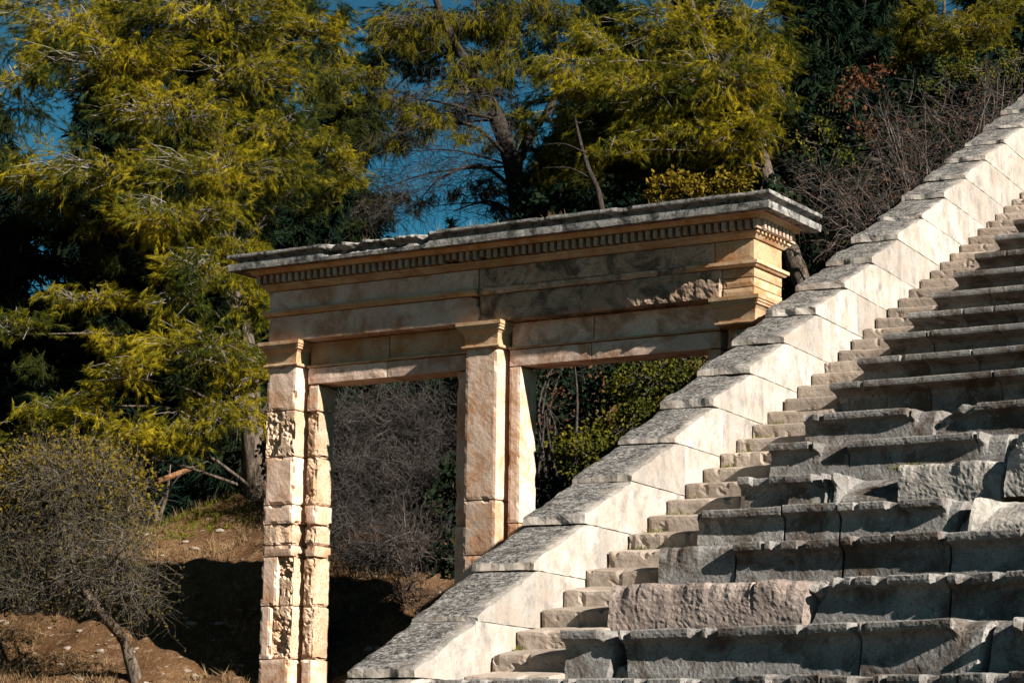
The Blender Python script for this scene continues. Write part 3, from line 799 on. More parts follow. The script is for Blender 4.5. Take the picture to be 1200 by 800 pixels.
def twigs(P, D, C, rng, frac=.5, r=.006):
    sel = rng.random(len(P)) < frac
    p = P[sel]; c = C[sel] + rng.normal(size=(sel.sum(), 3)) * .06; m = (p + c) / 2 + np.array([0, 0, .05]) + rng.normal(size=p.shape) * .05
    n = len(p); r0 = np.full((n, 1), r * 1.6); r1 = np.full((n, 1), r); r2 = np.full((n, 1), r * .5)
    return np.concatenate([np.hstack([c, r0, m, r1]), np.hstack([m, r1, p, r2])])
def pine(label, trunk, limbs, pads, mat, dens=75, nn=26, twig_frac=.6, L=.13, w=.009, bark='bark', seed=1, limb_r=.05, group=None, name='pine_tree', auto=True, droop=.35, twigmat='twig', tuft=.22):
    rng = np.random.default_rng(seed)
    base = trunk[0]
    root = empty(name, label, 'tree', base[:3], None, group)
    off = np.array(base[:3])
    parts = [polytube(trunk, 12, .05, seed)]
    for lb in limbs: parts.append(polytube(lb, 7, .04, seed + 3))
    if auto:
        tr = np.array(trunk, float)
        for pd in pads:
            c = np.array(pd[:3]); d = np.linalg.norm(tr[1:, :3] - (c - np.array([0, 0, .4])), axis=1); i = 1 + int(np.argmin(d)); s = tr[i]
            m_ = (s[:3] + c) / 2 + np.array([rng.normal() * .15, rng.normal() * .15, .18]); r = min(limb_r, s[3] * .6)
            parts.append(polytube([(*s[:3], r), (*m_, r * .6), (*(c + np.array([0, 0, -.05])), r * .2)], 6, .04, seed + 9, 3))
    V, F = merge(parts)
    mesh_np('trunk', [np.array(v) - off for v in V], F, M[bark], root, smooth=True)
    P, D, C = pads_to_shoots(pads, dens, rng, droop)
    t = Tri(); t.add(needles(P - off, D, rng, nn, L, w, tuft)); t.build('crown', M[mat], root)
    if twig_frac:
        v, f = tubes(twigs(P - off, D, C - off, rng, twig_frac), 3); mesh_np('twigs', v, f, M[twigmat], root)
    return root

PADS = {
'left_pine': [(-5.02,37.00,13.41,1.72,0.60), (-7.69,39.00,13.94,0.98,0.56), (-6.06,37.00,12.49,1.46,0.50), (-4.19,37.00,12.52,1.19,0.46), (-3.36,38.00,13.32,0.82,0.54), (-3.22,40.00,12.97,0.72,0.64), (-5.16,36.50,11.61,1.24,0.46), (-3.68,37.50,11.70,1.07,0.47), (-6.09,36.00,10.66,1.29,0.44), (-7.34,36.50,10.70,0.65,0.34), (-4.32,36.30,10.63,1.43,0.47), (-2.88,37.00,10.96,0.69,0.48), (-2.63,37.30,10.62,0.47,0.40), (-4.97,35.60,9.73,1.21,0.46), (-6.75,37.00,10.09,0.60,0.33), (-4.36,35.00,8.86,0.78,0.43), (-6.11,35.50,8.53,0.70,0.28), (-4.85,35.00,8.51,0.63,0.38), (-7.17,35.00,7.85,0.63,0.33), (-5.69,35.00,7.80,0.63,0.28), (-4.39,34.60,7.56,0.93,0.42), (-3.91,34.80,7.11,0.47,0.56), (-5.22,34.50,7.16,0.74,0.32), (-6.60,34.80,6.89,0.75,0.32), (-4.42,34.60,6.64,0.93,0.40), (-5.72,34.80,6.46,0.94,0.37), (-6.95,35.50,6.36,0.64,0.33), (-4.95,35.00,6.25,0.75,0.30)],
'middle_pine': [(-1.78,47.00,16.49,1.01,0.47), (-2.28,47.00,15.95,0.67,0.30), (-0.88,49.00,17.22,1.05,0.53), (-0.08,49.50,16.93,0.80,0.50), (-1.02,48.00,15.91,0.77,0.34), (-3.13,50.00,16.11,0.99,0.63), (-3.35,51.00,15.35,0.91,0.55), (0.11,49.00,16.04,0.79,0.42), (-2.28,47.50,15.04,0.48,0.24), (-0.83,47.50,15.14,0.68,0.27), (0.64,50.00,17.56,1.07,0.63), (-1.76,47.50,14.43,0.77,0.17), (-2.29,48.00,14.11,0.60,0.17), (-0.74,48.00,14.31,0.52,0.17)],
'right_pine': [(1.05,44.00,14.75,0.79,0.38), (1.88,45.00,15.39,0.97,0.48), (3.08,46.00,15.97,1.32,0.66), (4.42,46.00,16.25,1.15,0.66), (1.37,44.00,14.26,0.71,0.35), (2.48,44.00,14.19,1.26,0.60), (3.74,44.00,14.53,1.18,0.66), (4.75,44.50,14.61,0.64,0.80), (2.05,45.00,13.80,1.13,0.45), (3.14,44.50,13.51,1.20,0.51), (4.27,43.80,13.42,0.86,0.50), (1.67,43.50,12.99,0.62,0.22), (0.62,47.00,14.32,0.67,0.51), (0.82,48.00,13.71,0.86,0.58), (1.98,47.00,13.39,1.18,0.51), (3.25,46.00,13.15,1.15,0.43)],
'far_right_pine': [(9.13,52.00,18.22,1.12,0.45), (10.06,51.00,17.62,1.10,0.51), (10.57,50.00,16.66,0.72,0.47), (9.31,51.00,17.04,0.91,0.37), (8.53,53.00,17.83,0.95,0.46), (10.83,52.00,18.53,0.93,0.41), (9.82,49.00,15.90,0.79,0.28), (7.92,54.00,18.94,1.16,0.77), (7.07,55.00,19.04,1.18,0.99)]}
def fuller(pads, seed, n=1, back=1.2, grow=1.0):
    """second layer of boughs behind and between the given ones"""
    r = random.Random(seed); out = list(pads)
    for (x, y, z, rx, rz) in pads:
        for i in range(n): out.append((x + r.uniform(-.9, .9) * rx, y + r.uniform(.5, 1.6) * back, z + r.uniform(-.9, .7) * rz * 1.4, rx * r.uniform(.6, .95) * grow, rz * r.uniform(.7, 1.1)))
    return out
r8 = random.Random(12)
PADS['left_pine'] = [(x + (r8.uniform(-.15, .15)), y + r8.uniform(-.5, .5), z, rx * (.95 if z > 9.5 else .98), rz * (.80 if z > 9.5 else .9)) for (x, y, z, rx, rz) in PADS['left_pine']]
left_pine = pine('large pine with drooping yellow-green boughs left of the gateway', [(-3.70,36.0,5.0,.24), (-3.75,36.0,5.77,.20), (-3.83,36.0,6.72,.17), (-4.0,36.4,7.82,.16), (-4.36,37.0,9.52,.14), (-4.67,37.5,11.27,.11), (-4.93,38.0,13.09,.08), (-5.11,38.5,14.69,.04)], [],
     PADS['left_pine'] + [(-3.72, 35.2, 7.75, .5, .4), (-3.95, 35.3, 8.5, .5, .35), (-4.3, 35.8, 9.3, .6, .35), (-7.6, 36.5, 12.2, .7, .4), (-6.9, 37, 13.2, .7, .4)], 'needle', dens=240, nn=42, seed=2, limb_r=.03, droop=.3, twig_frac=.25, L=.105, w=.0068, tuft=.2)
mid_pine = pine('open pine with dark forked trunk rising behind the gateway cornice', [(.25,49,8.0,.26), (.19,49,12.16,.20), (.11,49,13.05,.20), (-.03,49,14.04,.185), (-.37,49,15.03,.16), (-.77,49,15.85,.13), (-1.23,49,16.57,.10), (-1.6,49,17.4,.08), (-1.88,49,18.3,.05)],
     [[(.01,49,13.9,.12), (.26,49,14.59,.10), (.74,49.3,15.4,.08), (.91,49.5,16.2,.06), (.82,50,17.4,.03)],
      [(-.05,49,13.6,.05), (-.7,48.4,13.9,.035), (-1.5,48,13.5,.02), (-2.0,48,12.9,.008)], [(-.1,49,14.2,.05), (-.9,48.2,14.7,.035), (-2.0,47.8,14.5,.02), (-2.8,47.6,14.0,.008)],
      [(-.4,49,15.0,.05), (-1.3,48.5,15.2,.03), (-2.3,48,15.2,.01)], [(.1,49,13.0,.04), (-.5,48.6,13.2,.03), (-1.2,48.2,12.9,.01)]],
     PADS['middle_pine'] + [(-2.6,49.5,14.6,.8,.35), (-3.2,50,13.6,.7,.4), (-.9,50,13.7,.8,.25), (-2.4,50.5,15.6,.8,.4), (-1.6,50,15.3,.8,.3), (.7,50,14.2,.6,.4), (-1.0,50.5,16.6,.8,.4), (-2.2,50,17.2,1.0,.5), (-.2,50.5,14.9,.6,.3), (-2.0,49.5,13.3,.6,.25)],
     'needle_far', dens=95, nn=26, seed=3, bark='bark_dark', L=.17, w=.011, limb_r=.03, droop=.9, twig_frac=.8, twigmat='twig_dark')
def hanging_twigs(root, blobs, n, mat, seed, r=.006):
    rng = np.random.default_rng(seed); off = np.array(root.location); segs = []
    for b in blobs:
        c = np.array(b[:3]); rad = np.array(b[3:6]); p = c + rng.uniform(-1, 1, (n, 3)) * rad; d = unit(rng.normal(size=(n, 3)) * np.array([1, .5, .4])); k = n; rr = np.full((k, 1), r)
        for st in range(7):
            q = p + d * .13 * rng.uniform(.6, 1.4, (k, 1)); segs.append(np.hstack([p - off, rr, q - off, rr * .85])); rr = rr * .85
            d = unit(d + rng.normal(size=(k, 3)) * .3 + np.array([0, 0, -.22])); p = q
            if st in (1, 3):
                sel = rng.random(k) < .6; p = np.concatenate([p, p[sel]]); d = np.concatenate([d, unit(d[sel] + rng.normal(size=(sel.sum(), 3)) * .7)]); rr = np.concatenate([rr, rr[sel]]); k = len(p)
    v, f = tubes(np.concatenate(segs), 3); mesh_np('bare_twigs', v, f, M[mat], root)
def add_crown(root, pads, mat, dens, nn, L, w, seed, droop=.5, tuft=.3, name='crown'):
    rng = np.random.default_rng(seed); P, D, C = pads_to_shoots(pads, dens, rng, droop); t = Tri(); t.add(needles(P - np.array(root.location), D, rng, nn, L, w, tuft)); t.build(name, M[mat], root)
add_crown(mid_pine, [(-1.8, 51, 16.7, 1.1, .5), (-.6, 51, 16.3, .9, .4), (.3, 51, 16.9, .9, .5), (-2.9, 51.5, 17.0, 1.0, .5), (-3.3, 51.5, 16.0, .8, .45), (-1.2, 51.5, 17.7, 1.1, .5), (-.1, 51.2, 15.6, .8, .35), (-2.2, 52, 17.9, 1.1, .5),
          (1.0, 51, 15.4, .7, .5), (.9, 51.5, 17.9, 1.0, .6), (-2.5, 51, 15.8, .8, .3), (-.3, 52, 18.2, 1.0, .5), (-3.3, 51, 14.6, .6, .5), (.7, 51, 14.3, .6, .5), (-1.3, 51, 15.7, .7, .25), (-.4, 50.5, 13.3, .5, .4), (-3.0, 50.5, 13.3, .6, .4)], 'needle_shade', 110, 26, .17, .013, 88)
add_crown(left_pine, [(x, y + 1.3, z - .25, rx * .9, rz * .9) for (x, y, z, rx, rz) in PADS['left_pine'] if z > 7.3] + [(-9.3, 43, 12.3, .9, .5), (-9.0, 43, 13.4, .9, .5), (-9.6, 43, 11.3, .8, .5), (-8.4, 42, 12.0, .7, .5), (-8.6, 42.5, 14.4, .9, .5), (-9.9, 44, 14.6, 1.0, .5), (-7.6, 41, 10.9, .8, .4), (-3.4, 40, 14.2, .8, .5), (-2.7, 39.5, 12.4, .6, .4)],
          'needle_green_shade', 190, 26, .13, .009, 90, .35, .24)
add_crown(left_pine, [(-3.85, 35.0, 8.9, .5, .4), (-3.75, 34.9, 8.15, .45, .4), (-4.45, 35.6, 10.1, .6, .4)], 'needle', 240, 42, .105, .0068, 91, .3, .2)
hanging_twigs(mid_pine, [(-1.0, 48.5, 14.2, .9, .5, .8), (-2.2, 48.3, 14.0, .9, .5, .8), (-1.6, 48.5, 15.3, 1.2, .5, .5), (-2.6, 48.4, 13.2, .7, .5, .5), (-.5, 48.6, 13.5, .5, .4, .6)], 170, 'twig_dark', 77)
right_pine = pine('broad pine with sunlit crown and leaning trunk behind the right end of the cornice', [(5.7,44,9.3,.22), (5.42,44,10.27,.19), (5.17,44,10.99,.17), (4.95,44.3,11.86,.14), (4.72,44.6,12.9,.12), (4.55,45,13.83,.11), (4.02,45.3,14.92,.09), (3.55,45.6,16.03,.06), (3.25,46,17.2,.03)], [],
     PADS['right_pine'], 'needle', dens=190, nn=36, seed=4, L=.13, w=.009, tuft=.24, limb_r=.03, twig_frac=.2)
far_pine = pine('olive pine at the top right above the wall', [(9.3,52,10,.2), (9.0,52,13.87,.16), (9.08,52,15.21,.12), (9.3,52,16.76,.09), (9.41,52,18.1,.05), (9.5,52,19.3,.02)], [], PADS['far_right_pine'], 'needle_far', dens=130, nn=24, seed=5, L=.18, w=.014, limb_r=.03, twig_frac=.2)
for tr_, key, sd_ in ((right_pine, 'right_pine', 92), (far_pine, 'far_right_pine', 93)):
    add_crown(tr_, [(x, y + 1.2, z - .3, rx, rz) for (x, y, z, rx, rz) in PADS[key]], 'needle_green_shade', 170, 26, .15, .011, sd_, .35, .26)
# dense trees behind, forest shade put into their dark needle colour: two kinds built once, then copied with their parts
def dark_proto(seed, label, hgt=9.0, wdt=2.2, low=.06):
    r = random.Random(seed); pads = []; n = int(hgt * 5.5)
    for i in range(n):
        f = low + (1 - low) * (i + r.random()) / n; rad = wdt * (1.0 - .72 * max(0, f - .45) / .55) * r.uniform(.6, 1.0)
        an = r.uniform(0, 6.28); d = rad * r.uniform(.15, .8)
        pads.append((math.cos(an) * d, math.sin(an) * d, hgt * f, rad * .6, .36 + .25 * r.random()))
    return pine(label, [(0, 0, -.4, .2), (.1, 0, hgt * .35, .15), (0, 0, hgt * .7, .09), (0, 0, hgt - .2, .03)], [], pads, 'needle_shade', dens=80, nn=13, L=.30, w=.045, seed=seed, twig_frac=.1, limb_r=.03,
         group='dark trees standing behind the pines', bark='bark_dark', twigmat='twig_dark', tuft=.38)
PROTO = []
def dark_tree(x, y, top, wdt, label, kind=0):
    z0 = terrain_z(x, y) - .1
    if len(PROTO) <= kind:
        root = dark_proto(60 + kind, label); PROTO.append(root)
    else:
        src = PROTO[kind]; root = src.copy(); COL.objects.link(root)
        for ch in src.children:
            c2 = ch.copy(); COL.objects.link(c2); c2.parent = root
    root['label'] = label
    root.location = (x, y, z0); root.scale = (wdt / 2.2, wdt / 2.2, (top - z0) / 9.0); root.rotation_euler = (0, 0, (x * 7.3 + y) % 6.28)
DT = [(-7.4, 45, 17.2, 2.0, 'tall dark tree seen through the gaps in the top of the large pine'),
      (-4.6, 46, 17.0, 1.6, 'tall dark tree behind the top right of the large pine'),
      (-9.6, 43, 13.5, 1.6, 'dark tree behind the left fringe of the large pine'),
      (-10.6, 45, 13.8, 2.3, 'dark shaded tree at the far left edge of the photo behind the large pine'),
      (-8.6, 41.5, 11.6, 2.1, 'dark tree low at the left edge beneath the bright boughs'),
      (-6.6, 41, 12.2, 2.2, 'dark tree filling the middle of the large pine from behind'),
      (-4.9, 42, 12.8, 1.9, 'dark tree directly behind the trunk of the large pine'),
      (-3.5, 44, 12.6, 1.5, 'dark tree just behind the left end of the cornice'),
      (-6.2, 48, 17.5, 2.3, 'tall dark tree showing above the large pine near the top edge'),
      (-3.95, 51, 17.2, 1.5, 'dark slender tree just left of the blue sky gap'),
      (-8.7, 50, 16.0, 1.5, 'tall dark tree in the upper left corner with sky around it'),
      (2.0, 52, 18.8, 1.9, 'tall dark tree behind the left side of the broad sunlit pine'),
      (3.9, 50, 19.0, 2.1, 'tall dark tree directly behind the broad sunlit pine'),
      (5.8, 49, 19.2, 1.9, 'tall dark tree in the black gap right of the broad pine'),
      (7.4, 51, 19.8, 1.9, 'tall dark tree above the rusty dead foliage'),
      (9.0, 55, 21.0, 2.2, 'tall dark tree behind the olive pine at the top right'),
      (11.3, 55, 21.0, 2.3, 'tall dark tree at the right edge behind the wall top'),
      (.75, 53, 15.3, 1.1, 'low dark tree just right of the forked trunk'),
      (-1.5, 51, 12.9, 1.5, 'low dark rounded tree below the blue sky gap'),
      (-2.9, 49, 12.6, 1.2, 'low dark tree below the left side of the sky gap'),
      (.9, 47, 12.6, 1.6, 'dark tree hidden low behind the middle of the cornice'),
      (6.4, 46.5, 14.2, 1.5, 'dark tree behind the brown scrub above the wall'),
      (-7.3, 37.6, 7.6, 1.3, 'low dark tree on the crest behind the leaning shrub'),
      (-2.3, 40, 9.0, 1.6, 'dark tree behind the grey thicket in the left doorway')]
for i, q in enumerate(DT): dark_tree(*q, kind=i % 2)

def bare_bush(label, base, blobs, n, mat, seed, r=.006, name='bare_bush', stems=None, group=None, leaf=None, leafn=0, leafs=.03, step=.11, cat='bush', trunkmat='bark'):
    """thicket: twigs wander through ellipsoid blobs (x,y,z,rx,ry,rz)"""
    rng = np.random.default_rng(seed); root = empty(name, label, cat, base, None, group); off = np.array(base, float)
    if stems:
        V, F = merge([polytube(s_, 9, .06, seed) for s_ in stems]); mesh_np('trunk', [np.array(v) - off for v in V], F, M[trunkmat], root, smooth=True)
    vol = np.array([b[3] * b[4] * b[5] for b in blobs]) ** .8; vol /= vol.sum(); segs = []; tips = []
    for b, fr in zip(blobs, vol):
        k = max(8, int(n * fr)); c = np.array(b[:3]); rad = np.array(b[3:6])
        p = c + unit(rng.normal(size=(k, 3))) * (rng.random((k, 1)) ** .5) * rad * .8 ; p[:, 2] -= rad[2] * .25
        d = unit((p - c) / rad + rng.normal(size=(k, 3)) * .8 + np.array([0, 0, .35])); rr = np.full((k, 1), r) * rng.uniform(.4, 1.0, (k, 1)) ** 1.0 * np.where(rng.random((k, 1)) < .12, 2.6, 1.15)
        for st in range(6):
            q = p + d * step * rng.uniform(.6, 1.3, (k, 1)); r2 = rr * .82
            segs.append(np.hstack([p - off, rr, q - off, r2])); tips.append(q)
            d = unit(d + rng.normal(size=(k, 3)) * .38 + np.array([0, 0, -.05])); p = q; rr = r2
            if st in (1, 3):   # fork
                sel = rng.random(k) < .5; p = np.concatenate([p, p[sel]]); d = np.concatenate([d, unit(d[sel] + rng.normal(size=(sel.sum(), 3)) * .8)]); rr = np.concatenate([rr, rr[sel] * .8]); k = len(p)
    if not stems:
        lg = []; r5 = random.Random(seed)
        for b in blobs:
            for q in range(4):
                e_ = (b[0] + r5.uniform(-.7, .7) * b[3], b[1] + r5.uniform(-.5, .5) * b[4], b[2] + r5.uniform(-.3, .7) * b[5]); s_ = (base[0] + r5.uniform(-.25, .25) + (b[0] - base[0]) * .35, base[1] + r5.uniform(-.1, .1), base[2])
                m_ = ((s_[0] + e_[0]) / 2 + r5.uniform(-.2, .2), (s_[1] + e_[1]) / 2, s_[2] * .4 + e_[2] * .6)
                lg.append(polytube([(*s_, .028), (*m_, .017), (*e_, .006)], 5, .05, seed + q, 4))
        V, F = merge(lg); mesh_np('stems', [np.array(v_) - off for v_ in V], F, M[mat], root, smooth=True)
    v, f = tubes(np.concatenate(segs), 3); mesh_np('twigs', v, f, M[mat], root)
    if leaf:
        T = np.concatenate(tips); T = T[rng.integers(0, len(T), leafn)] - off
        mesh_leaves(T, leafs, M[leaf], root, rng)
    return root
def mesh_leaves(T, size, mat, root, rng, name='leaves'):
    k = len(T); d = unit(rng.normal(size=(k, 3)) + np.array([0, 0, .2])); s = unit(np.cross(d, rng.normal(size=(k, 3)))); L = size * rng.uniform(.6, 1.4, (k, 1))
    a = T; b = T + d * L * .5 + s * L * .32; c = T + d * L; e = T + d * L * .5 - s * L * .32
    V = np.stack([a, b, c, e], 1).reshape(-1, 3); F = np.arange(4 * k).reshape(-1, 4)
    return mesh_np(name, V, F, mat, root)
def leafy_bush(label, base, blobs, n, mat, seed, size=.06, name='evergreen_bush', twig='twig_dark', group=None):
    rng = np.random.default_rng(seed); root = empty(name, label, 'bush', base, None, group); off = np.array(base, float); T = []; segs = []
    vol = np.array([b[3] * b[4] * b[5] for b in blobs]) ** .7; vol /= vol.sum()
    for b, fr in zip(blobs, vol):
        k = int(n * fr); c = np.array(b[:3]); nc = max(5, k // 45)
        cc = unit(rng.normal(size=(nc, 3))) * rng.random((nc, 1)) ** .33 * np.array(b[3:6]); p = cc[rng.integers(0, nc, k)] + rng.normal(size=(k, 3)) * .085
        T.append(p + c - off)
        m_ = np.repeat((c - off)[None], nc, 0); segs.append(np.hstack([m_ + cc * .2, np.full((nc, 1), .012), m_ + cc, np.full((nc, 1), .004)]))
    mesh_leaves(np.concatenate(T), size, M[mat], root, rng)
    v, f = tubes(np.concatenate(segs), 3); mesh_np('twigs', v, f, M[twig], root)
    return root
# bottom-left leaning shrub, golden at the top
bare_bush('leaning bare shrub with a dark bent trunk at the lower left corner', (-4.56, 31, 2.5),
          [(-5.5, 30.7, 4.95, .45, .45, .42), (-6.3, 31, 4.75, .5, .5, .4), (-5.0, 31, 5.05, .32, .4, .35), (-4.75, 30.4, 4.35, .32, .4, .5), (-5.25, 30.5, 4.25, .4, .4, .35), (-6.0, 30.8, 4.1, .5, .4, .35), (-6.75, 31, 4.2, .4, .4, .5), (-5.7, 30.7, 5.35, .5, .4, .25), (-4.55, 30.6, 3.85, .2, .3, .3)], 1500, 'twig_olive', 41, r=.0042, step=.12, leaf='leaf_olive', leafn=11000, leafs=.032,
          stems=[[(-4.56, 31, 2.4, .09), (-4.78, 31, 3.18, .075), (-4.99, 30.6, 3.53, .06), (-5.3, 30.5, 3.95, .05), (-5.6, 30.7, 4.7, .02)], [(-4.99, 30.6, 3.53, .045), (-4.9, 30.4, 4.05, .035), (-4.8, 30.4, 4.6, .012)], [(-5.2, 30.5, 3.75, .04), (-5.75, 30.7, 4.05, .03), (-6.3, 31, 4.6, .012)]])
bare_bush('golden-leaved scrub at the left edge beneath the pine boughs', (-5.7, 31.2, 3.6), [(-5.5, 31.0, 5.42, .62, .4, .22), (-6.2, 31.1, 5.3, .5, .4, .25), (-5.0, 31.0, 5.25, .35, .3, .22), (-6.6, 31.2, 5.0, .35, .3, .3)], 700, 'twig', 42, r=.0042, leaf='leaf_gold', leafn=9000, leafs=.05)
leafy_bush('dark undergrowth on the bank behind the leaning shrub', (-6.4, 34, 4.0), [(-6.6, 34, 4.5, .8, .5, .6), (-7.4, 34, 4.5, .7, .4, .8)], 5000, 'needle_shade', 55, .09)
# grey thicket seen through the left opening
bare_bush('tangled grey leafless thicket seen through the left doorway', (-1.8, 34.2, 4.0),
          [(-1.75, 33.2, 4.7, .6, .4, .45), (-2.05, 34, 5.7, .7, .5, .7), (-1.2, 34, 5.7, .7, .5, .75), (-1.65, 34.6, 6.7, 1.0, .5, .6), (-2.4, 33.6, 5.0, .45, .4, .6), (-.75, 34.4, 6.5, .5, .4, .6), (-2.5, 34.4, 6.5, .5, .4, .6), (-1.2, 33.3, 4.9, .5, .4, .5), (-2.1, 32.9, 4.1, .45, .3, .4), (-1.5, 32.8, 3.9, .45, .3, .3), (-2.3, 32.4, 3.6, .45, .3, .3), (-1.8, 32.2, 3.5, .5, .3, .25), (-2.35, 31.6, 3.4, .4, .3, .45), (-1.9, 31.5, 3.1, .5, .3, .4), (-1.35, 32, 3.9, .45, .3, .4)], 6000, 'twig_dark', 43, r=.0052)
bare_bush('rusty twiggy shrub at the foot of the grey thicket', (-1.4, 33.0, 3.6), [(-1.35, 32.8, 4.75, .36, .3, .38), (-1.2, 32.9, 4.3, .35, .3, .3)], 260, 'twig_brown', 44, r=.005, leaf='leaf_rust', leafn=300, leafs=.035)
leafy_bush('dark evergreen mass behind the grey thicket', (-1.4, 35.4, 5.0), [(-1.5, 35.3, 6.0, 1.3, .4, .9), (-.8, 35.6, 6.9, 1.0, .4, .9), (-2.4, 35.6, 6.7, .9, .4, .8), (-1.0, 34.6, 5.2, .7, .3, .5), (-.75, 32.9, 4.5, .28, .25, .6), (-.8, 33.4, 5.4, .3, .25, .5), (-1.7, 33.3, 4.2, .6, .25, .3)], 15000, 'needle_shade', 45, .10)
# evergreen bush in the right opening
leafy_bush('glossy evergreen bush with sunlit leaves seen through the right doorway', (1.4, 32.6, 4.6),
           [(.92, 32.4, 5.95, .42, .3, .40), (1.95, 32.8, 7.0, .72, .4, .40), (2.6, 32.8, 7.2, .5, .35, .35), (1.55, 32.6, 6.3, .42, .35, .32), (1.85, 32.9, 6.5, .45, .35, .35)], 5600, 'leaf_bush', 46, .055)
leafy_bush('dark evergreen bush behind the sunlit one in the right doorway', (1.2, 33.6, 5.0), [(.5, 33.5, 5.6, .6, .3, .7), (1.2, 33.7, 6.4, .9, .35, .9), (2.2, 34.0, 7.2, 1.0, .35, .8), (.3, 33.9, 6.9, .7, .35, .9), (1.3, 33.3, 5.6, .8, .25, .5), (1.0, 34.6, 7.6, 1.2, .4, .6)], 14000, 'needle_shade', 47, .09)
bare_bush('few rusty leaves on twigs at the left of the right doorway', (.6, 32.6, 5.6), [(.72, 32.4, 7.1, .28, .25, .2), (.45, 32.4, 6.5, .18, .2, .28)], 16, 'twig_dark', 48, leaf='leaf_rust', leafn=240, leafs=.05)
# brown scrub on the slope above the wall
bare_bush('brown leafless scrub on the slope behind the upper wall', (7.5, 43, 10.5),
          [(6.1, 42, 11.6, 1.0, .7, .9), (7.2, 43, 12.6, 1.1, .7, 1.0), (8.3, 44, 13.7, 1.1, .7, .9), (9.3, 45, 14.6, .9, .7, .7), (5.5, 42.5, 12.2, .7, .6, .8), (7.0, 43.4, 13.6, .8, .6, .7)], 850, 'twig_brown', 49, r=.006, step=.15, leaf='leaf_rust', leafn=1300, leafs=.05)
leafy_bush('dark green undergrowth behind the brown scrub', (7, 45.5, 11), [(5.6, 44.5, 12.0, 1.2, .6, 1.4), (7.2, 45.5, 13.4, 1.5, .6, 1.3), (8.9, 46.5, 14.8, 1.5, .6, 1.1), (10.5, 47, 15.6, 1.2, .6, 1.0), (6.0, 45.5, 14.0, 1.0, .5, .9), (4.9, 44.8, 11.6, .8, .5, 1.2)], 20000, 'needle_shade', 50, .13)
leafy_bush('golden green scrub along the top of the wall at the right edge', (9.5, 45.5, 13.5), [(9.0, 45.3, 15.1, .8, .5, .35), (9.9, 45.6, 15.5, .7, .5, .35), (8.2, 45, 14.9, .5, .4, .35), (5.5, 42.0, 12.7, .5, .4, .4)], 1700, 'leaf_bush', 51, .06)
leafy_bush('hanging rust-red dead foliage high on the right', (6.3, 44, 12.5), [(6.25, 43.8, 14.1, .35, .3, .55), (6.75, 44, 14.6, .28, .25, .25), (6.5, 43.9, 13.6, .2, .2, .3)], 700, 'leaf_rust', 52, .07, name='dead_foliage')
leafy_bush('low golden shrub peeping above the right part of the cornice', (3.2, 42.5, 10.5), [(2.9, 42.5, 12.0, .75, .4, .22), (3.8, 42.6, 12.1, .6, .4, .2)], 1500, 'leaf_gold', 53, .08)
leafy_bush('dark scrub behind the right half of the cornice', (2.5, 44.5, 9), [(1.4, 44.8, 11.6, 1.2, .5, 1.2), (3.2, 44.8, 11.8, 1.4, .5, .9), (4.6, 45.2, 12.2, .9, .5, 1.6), (.4, 45.5, 11.6, .9, .5, 1.2)], 13000, 'needle_shade', 54, .13)
# pale dead trunk
V, F = merge([polytube([(1.9, 43, 9.0, .08), (1.58, 43, 11.75, .055), (1.35, 43, 12.46, .045), (1.2, 43.4, 13.1, .03), (1.08, 43.8, 13.8, .012)], 8, .1, 3),
              polytube([(1.4, 43, 12.3, .016), (1.0, 42.8, 12.45, .011), (.5, 42.7, 12.42, .004)], 5, .1, 4), polytube([(1.3, 43.1, 12.8, .016), (.9, 43, 12.95, .01), (.5, 43, 12.92, .004)], 5, .1, 5)])
t_ = empty('dead_tree', 'thin pale dead tree with bare side branches behind the cornice', 'tree', (1.9, 43, 9.0))
mesh_np('trunk', [np.array(v) - np.array((1.9, 43, 9.0)) for v in V], F, M['bark_dark'], t_, smooth=True)
# fallen log and spindly stump on the crest
V, F = polytube([(-6.05, 38, 5.90, .05), (-5.5, 38, 6.13, .047), (-4.93, 38, 6.35, .04)], 10, .06, 7)
tag(mesh_np('fallen_log', V, F, M['log']), 'orange-brown bare log propped aslant on the crest at the left', 'log')
V, F = merge([polytube([(-5.42, 38, 4.9, .08), (-5.46, 38, 5.49, .055), (-5.6, 38, 5.91, .04), (-5.72, 38, 6.6, .025), (-5.8, 38, 7.2, .01)], 8, .08, 8),
              polytube([(-5.5, 38, 5.4, .04), (-5.35, 38, 5.9, .03), (-5.3, 38, 6.4, .012)], 6, .08, 9), polytube([(-5.5, 38, 5.7, .02), (-5.15, 37.9, 6.2, .013), (-4.7, 37.9, 6.45, .005)], 5, .08, 12)])
t_ = empty('small_tree', 'spindly bare tree crossing the log on the crest', 'tree', (-5.42, 38, 4.9))
mesh_np('trunk', [np.array(v) - np.array((-5.42, 38, 4.9)) for v in V], F, M['bark'], t_, smooth=True)

# low growth: grass, straw, stones of the slope (uncountable)
def blades(pts, rng, h, w, name, mat, spread=.5, per=7):
    P = np.repeat(np.asarray(pts, float), per, 0) + rng.normal(size=(len(pts) * per, 3)) * np.array([.03, .03, 0])
    k = len(P); d = unit(rng.normal(size=(k, 3)) * spread + np.array([0, 0, 1])); L = h * rng.uniform(.5, 1.3, (k, 1)); s = unit(np.cross(d, rng.normal(size=(k, 3)))) * w
    tri = np.stack([P - s, P + s, P + d * L], 1); o = Tri(); o.add(tri); return o.build(name, mat)
rng = np.random.default_rng(5)
def ground_pts(n, x0, x1, y0, y1, thr=None, f=.8):
    out = []
    while len(out) < n:
        x, y = rng.uniform(x0, x1), rng.uniform(y0, y1)
        if thr is not None and noise.noise(Vector((x * f, y * f, 3))) < thr: continue
        out.append((x, y, terrain_z(x, y) + .16 * noise.fractal(Vector((x, y, 0)) * .55, 1, 2, 4) - .02))
    return out
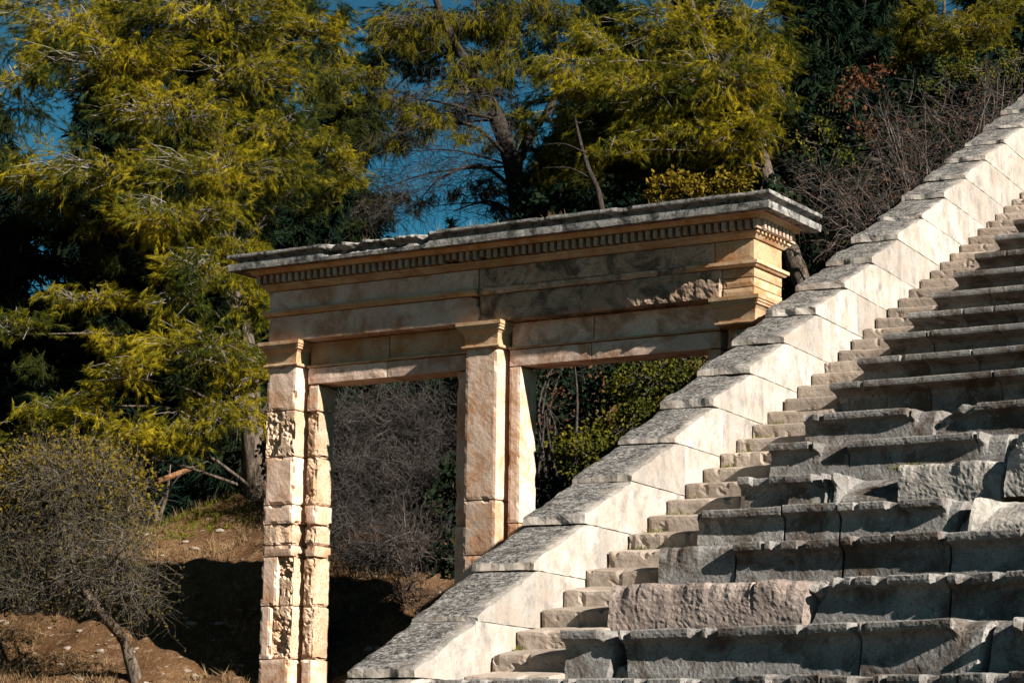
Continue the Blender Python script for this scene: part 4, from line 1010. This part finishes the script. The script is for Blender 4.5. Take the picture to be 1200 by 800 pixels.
tag(blades(ground_pts(5200, -9, 3.5, 30.2, 38, -.1), rng, .17, .005, 'dry_grass', M['straw'], .6), 'dry straw-coloured grass scattered over the brown bank', 'grass', kind='stuff')
tag(blades(ground_pts(900, -5.6, -3.2, 35.2, 38, None), rng, .10, .008, 'green_grass', M['weed'], .6), 'green grass strip on the crest of the bank', 'grass', kind='stuff')
tag(blades(ground_pts(7000, -9, 3.5, 30.2, 37.5, -.3), rng, .07, .003, 'needle_litter', M['litter'], 4.0, 3), 'fallen brown pine needles and leaf litter over the bank', 'litter', kind='stuff')
def litter():
    V = []; F = []; b = 0; n = 2600
    pts = ground_pts(n, -9, 3.5, 30.5, 36.5)
    bm = bmesh.new(); bmesh.ops.create_icosphere(bm, subdivisions=2, radius=1.0); ico = [(v.co.x, v.co.y, v.co.z * .62) for v in bm.verts]; fc = [tuple(v.index for v in f.verts) for f in bm.faces]; bm.free()
    for p in pts:
        r = .010 + .055 * random.random() ** 6; an = random.random() * 6.28; ca, sa = math.cos(an), math.sin(an)
        for v in ico:
            k = r * (1 + .45 * noise.noise(Vector(v) * 1.3 + Vector(p) * 5)); V.append((p[0] + (v[0] * ca - v[1] * sa) * k * 1.3, p[1] + (v[0] * sa + v[1] * ca) * k, p[2] + v[2] * k))
        F += [[b + i for i in q] for q in fc]; b += len(ico)
    tag(mesh_np('pebbles', V, F, M['step']), 'pebbles and stone chips strewn over the brown bank', 'stones', kind='stuff')
litter()
# weeds in the masonry
wp = []
for k in range(0, 14):
    for j in range(random.choice((0, 2, 4))): wp.append(tuple(wall_pt(.03 + random.random() * .18, k * A + .36 + random.random() * .06, k * H + .04)))
for (s, k, z) in ((2.29, 10, 1.78), (2.35, 10, 1.77), (2.40, 10, 1.78), (3.15, 12, 2.0), (4.35, 2, -.1)):
    for j in range(5):
        x, y = arc(R0 + (k - 2) * A + .08, s + random.uniform(-.08, .08)); wp.append(tuple(wall_pt(x, y, z)))
tag(blades(wp, rng, .06, .006, 'joint_weeds', M['weed'], .9, 9), 'tiny yellow-green weeds growing in the stone joints', 'weeds', kind='stuff')
def gpt(x, y, z): return (GO[0] + math.cos(PG) * x + math.sin(PG) * y, GO[1] - math.sin(PG) * x + math.cos(PG) * y, z)
gp = [gpt(random.choice((-5.2, -4.9, -3.6, -3.3, -2.6, -2.5, -2.45, -4.1, -1.2)) + random.uniform(-.12, .12), random.uniform(-.2, .2), ZC + .19) for _ in range(34)]
tag(blades(gp, rng, .14, .004, 'cornice_grass', M['straw'], .5, 4), 'wispy dry grass sprouting on top of the cornice', 'grass', kind='stuff')
for o in bpy.data.objects:      # nobody could count the twigs of a bush
    if o.parent is not None and o.name.split('.')[0] in ('twigs', 'bare_twigs'): o['kind'] = 'stuff'
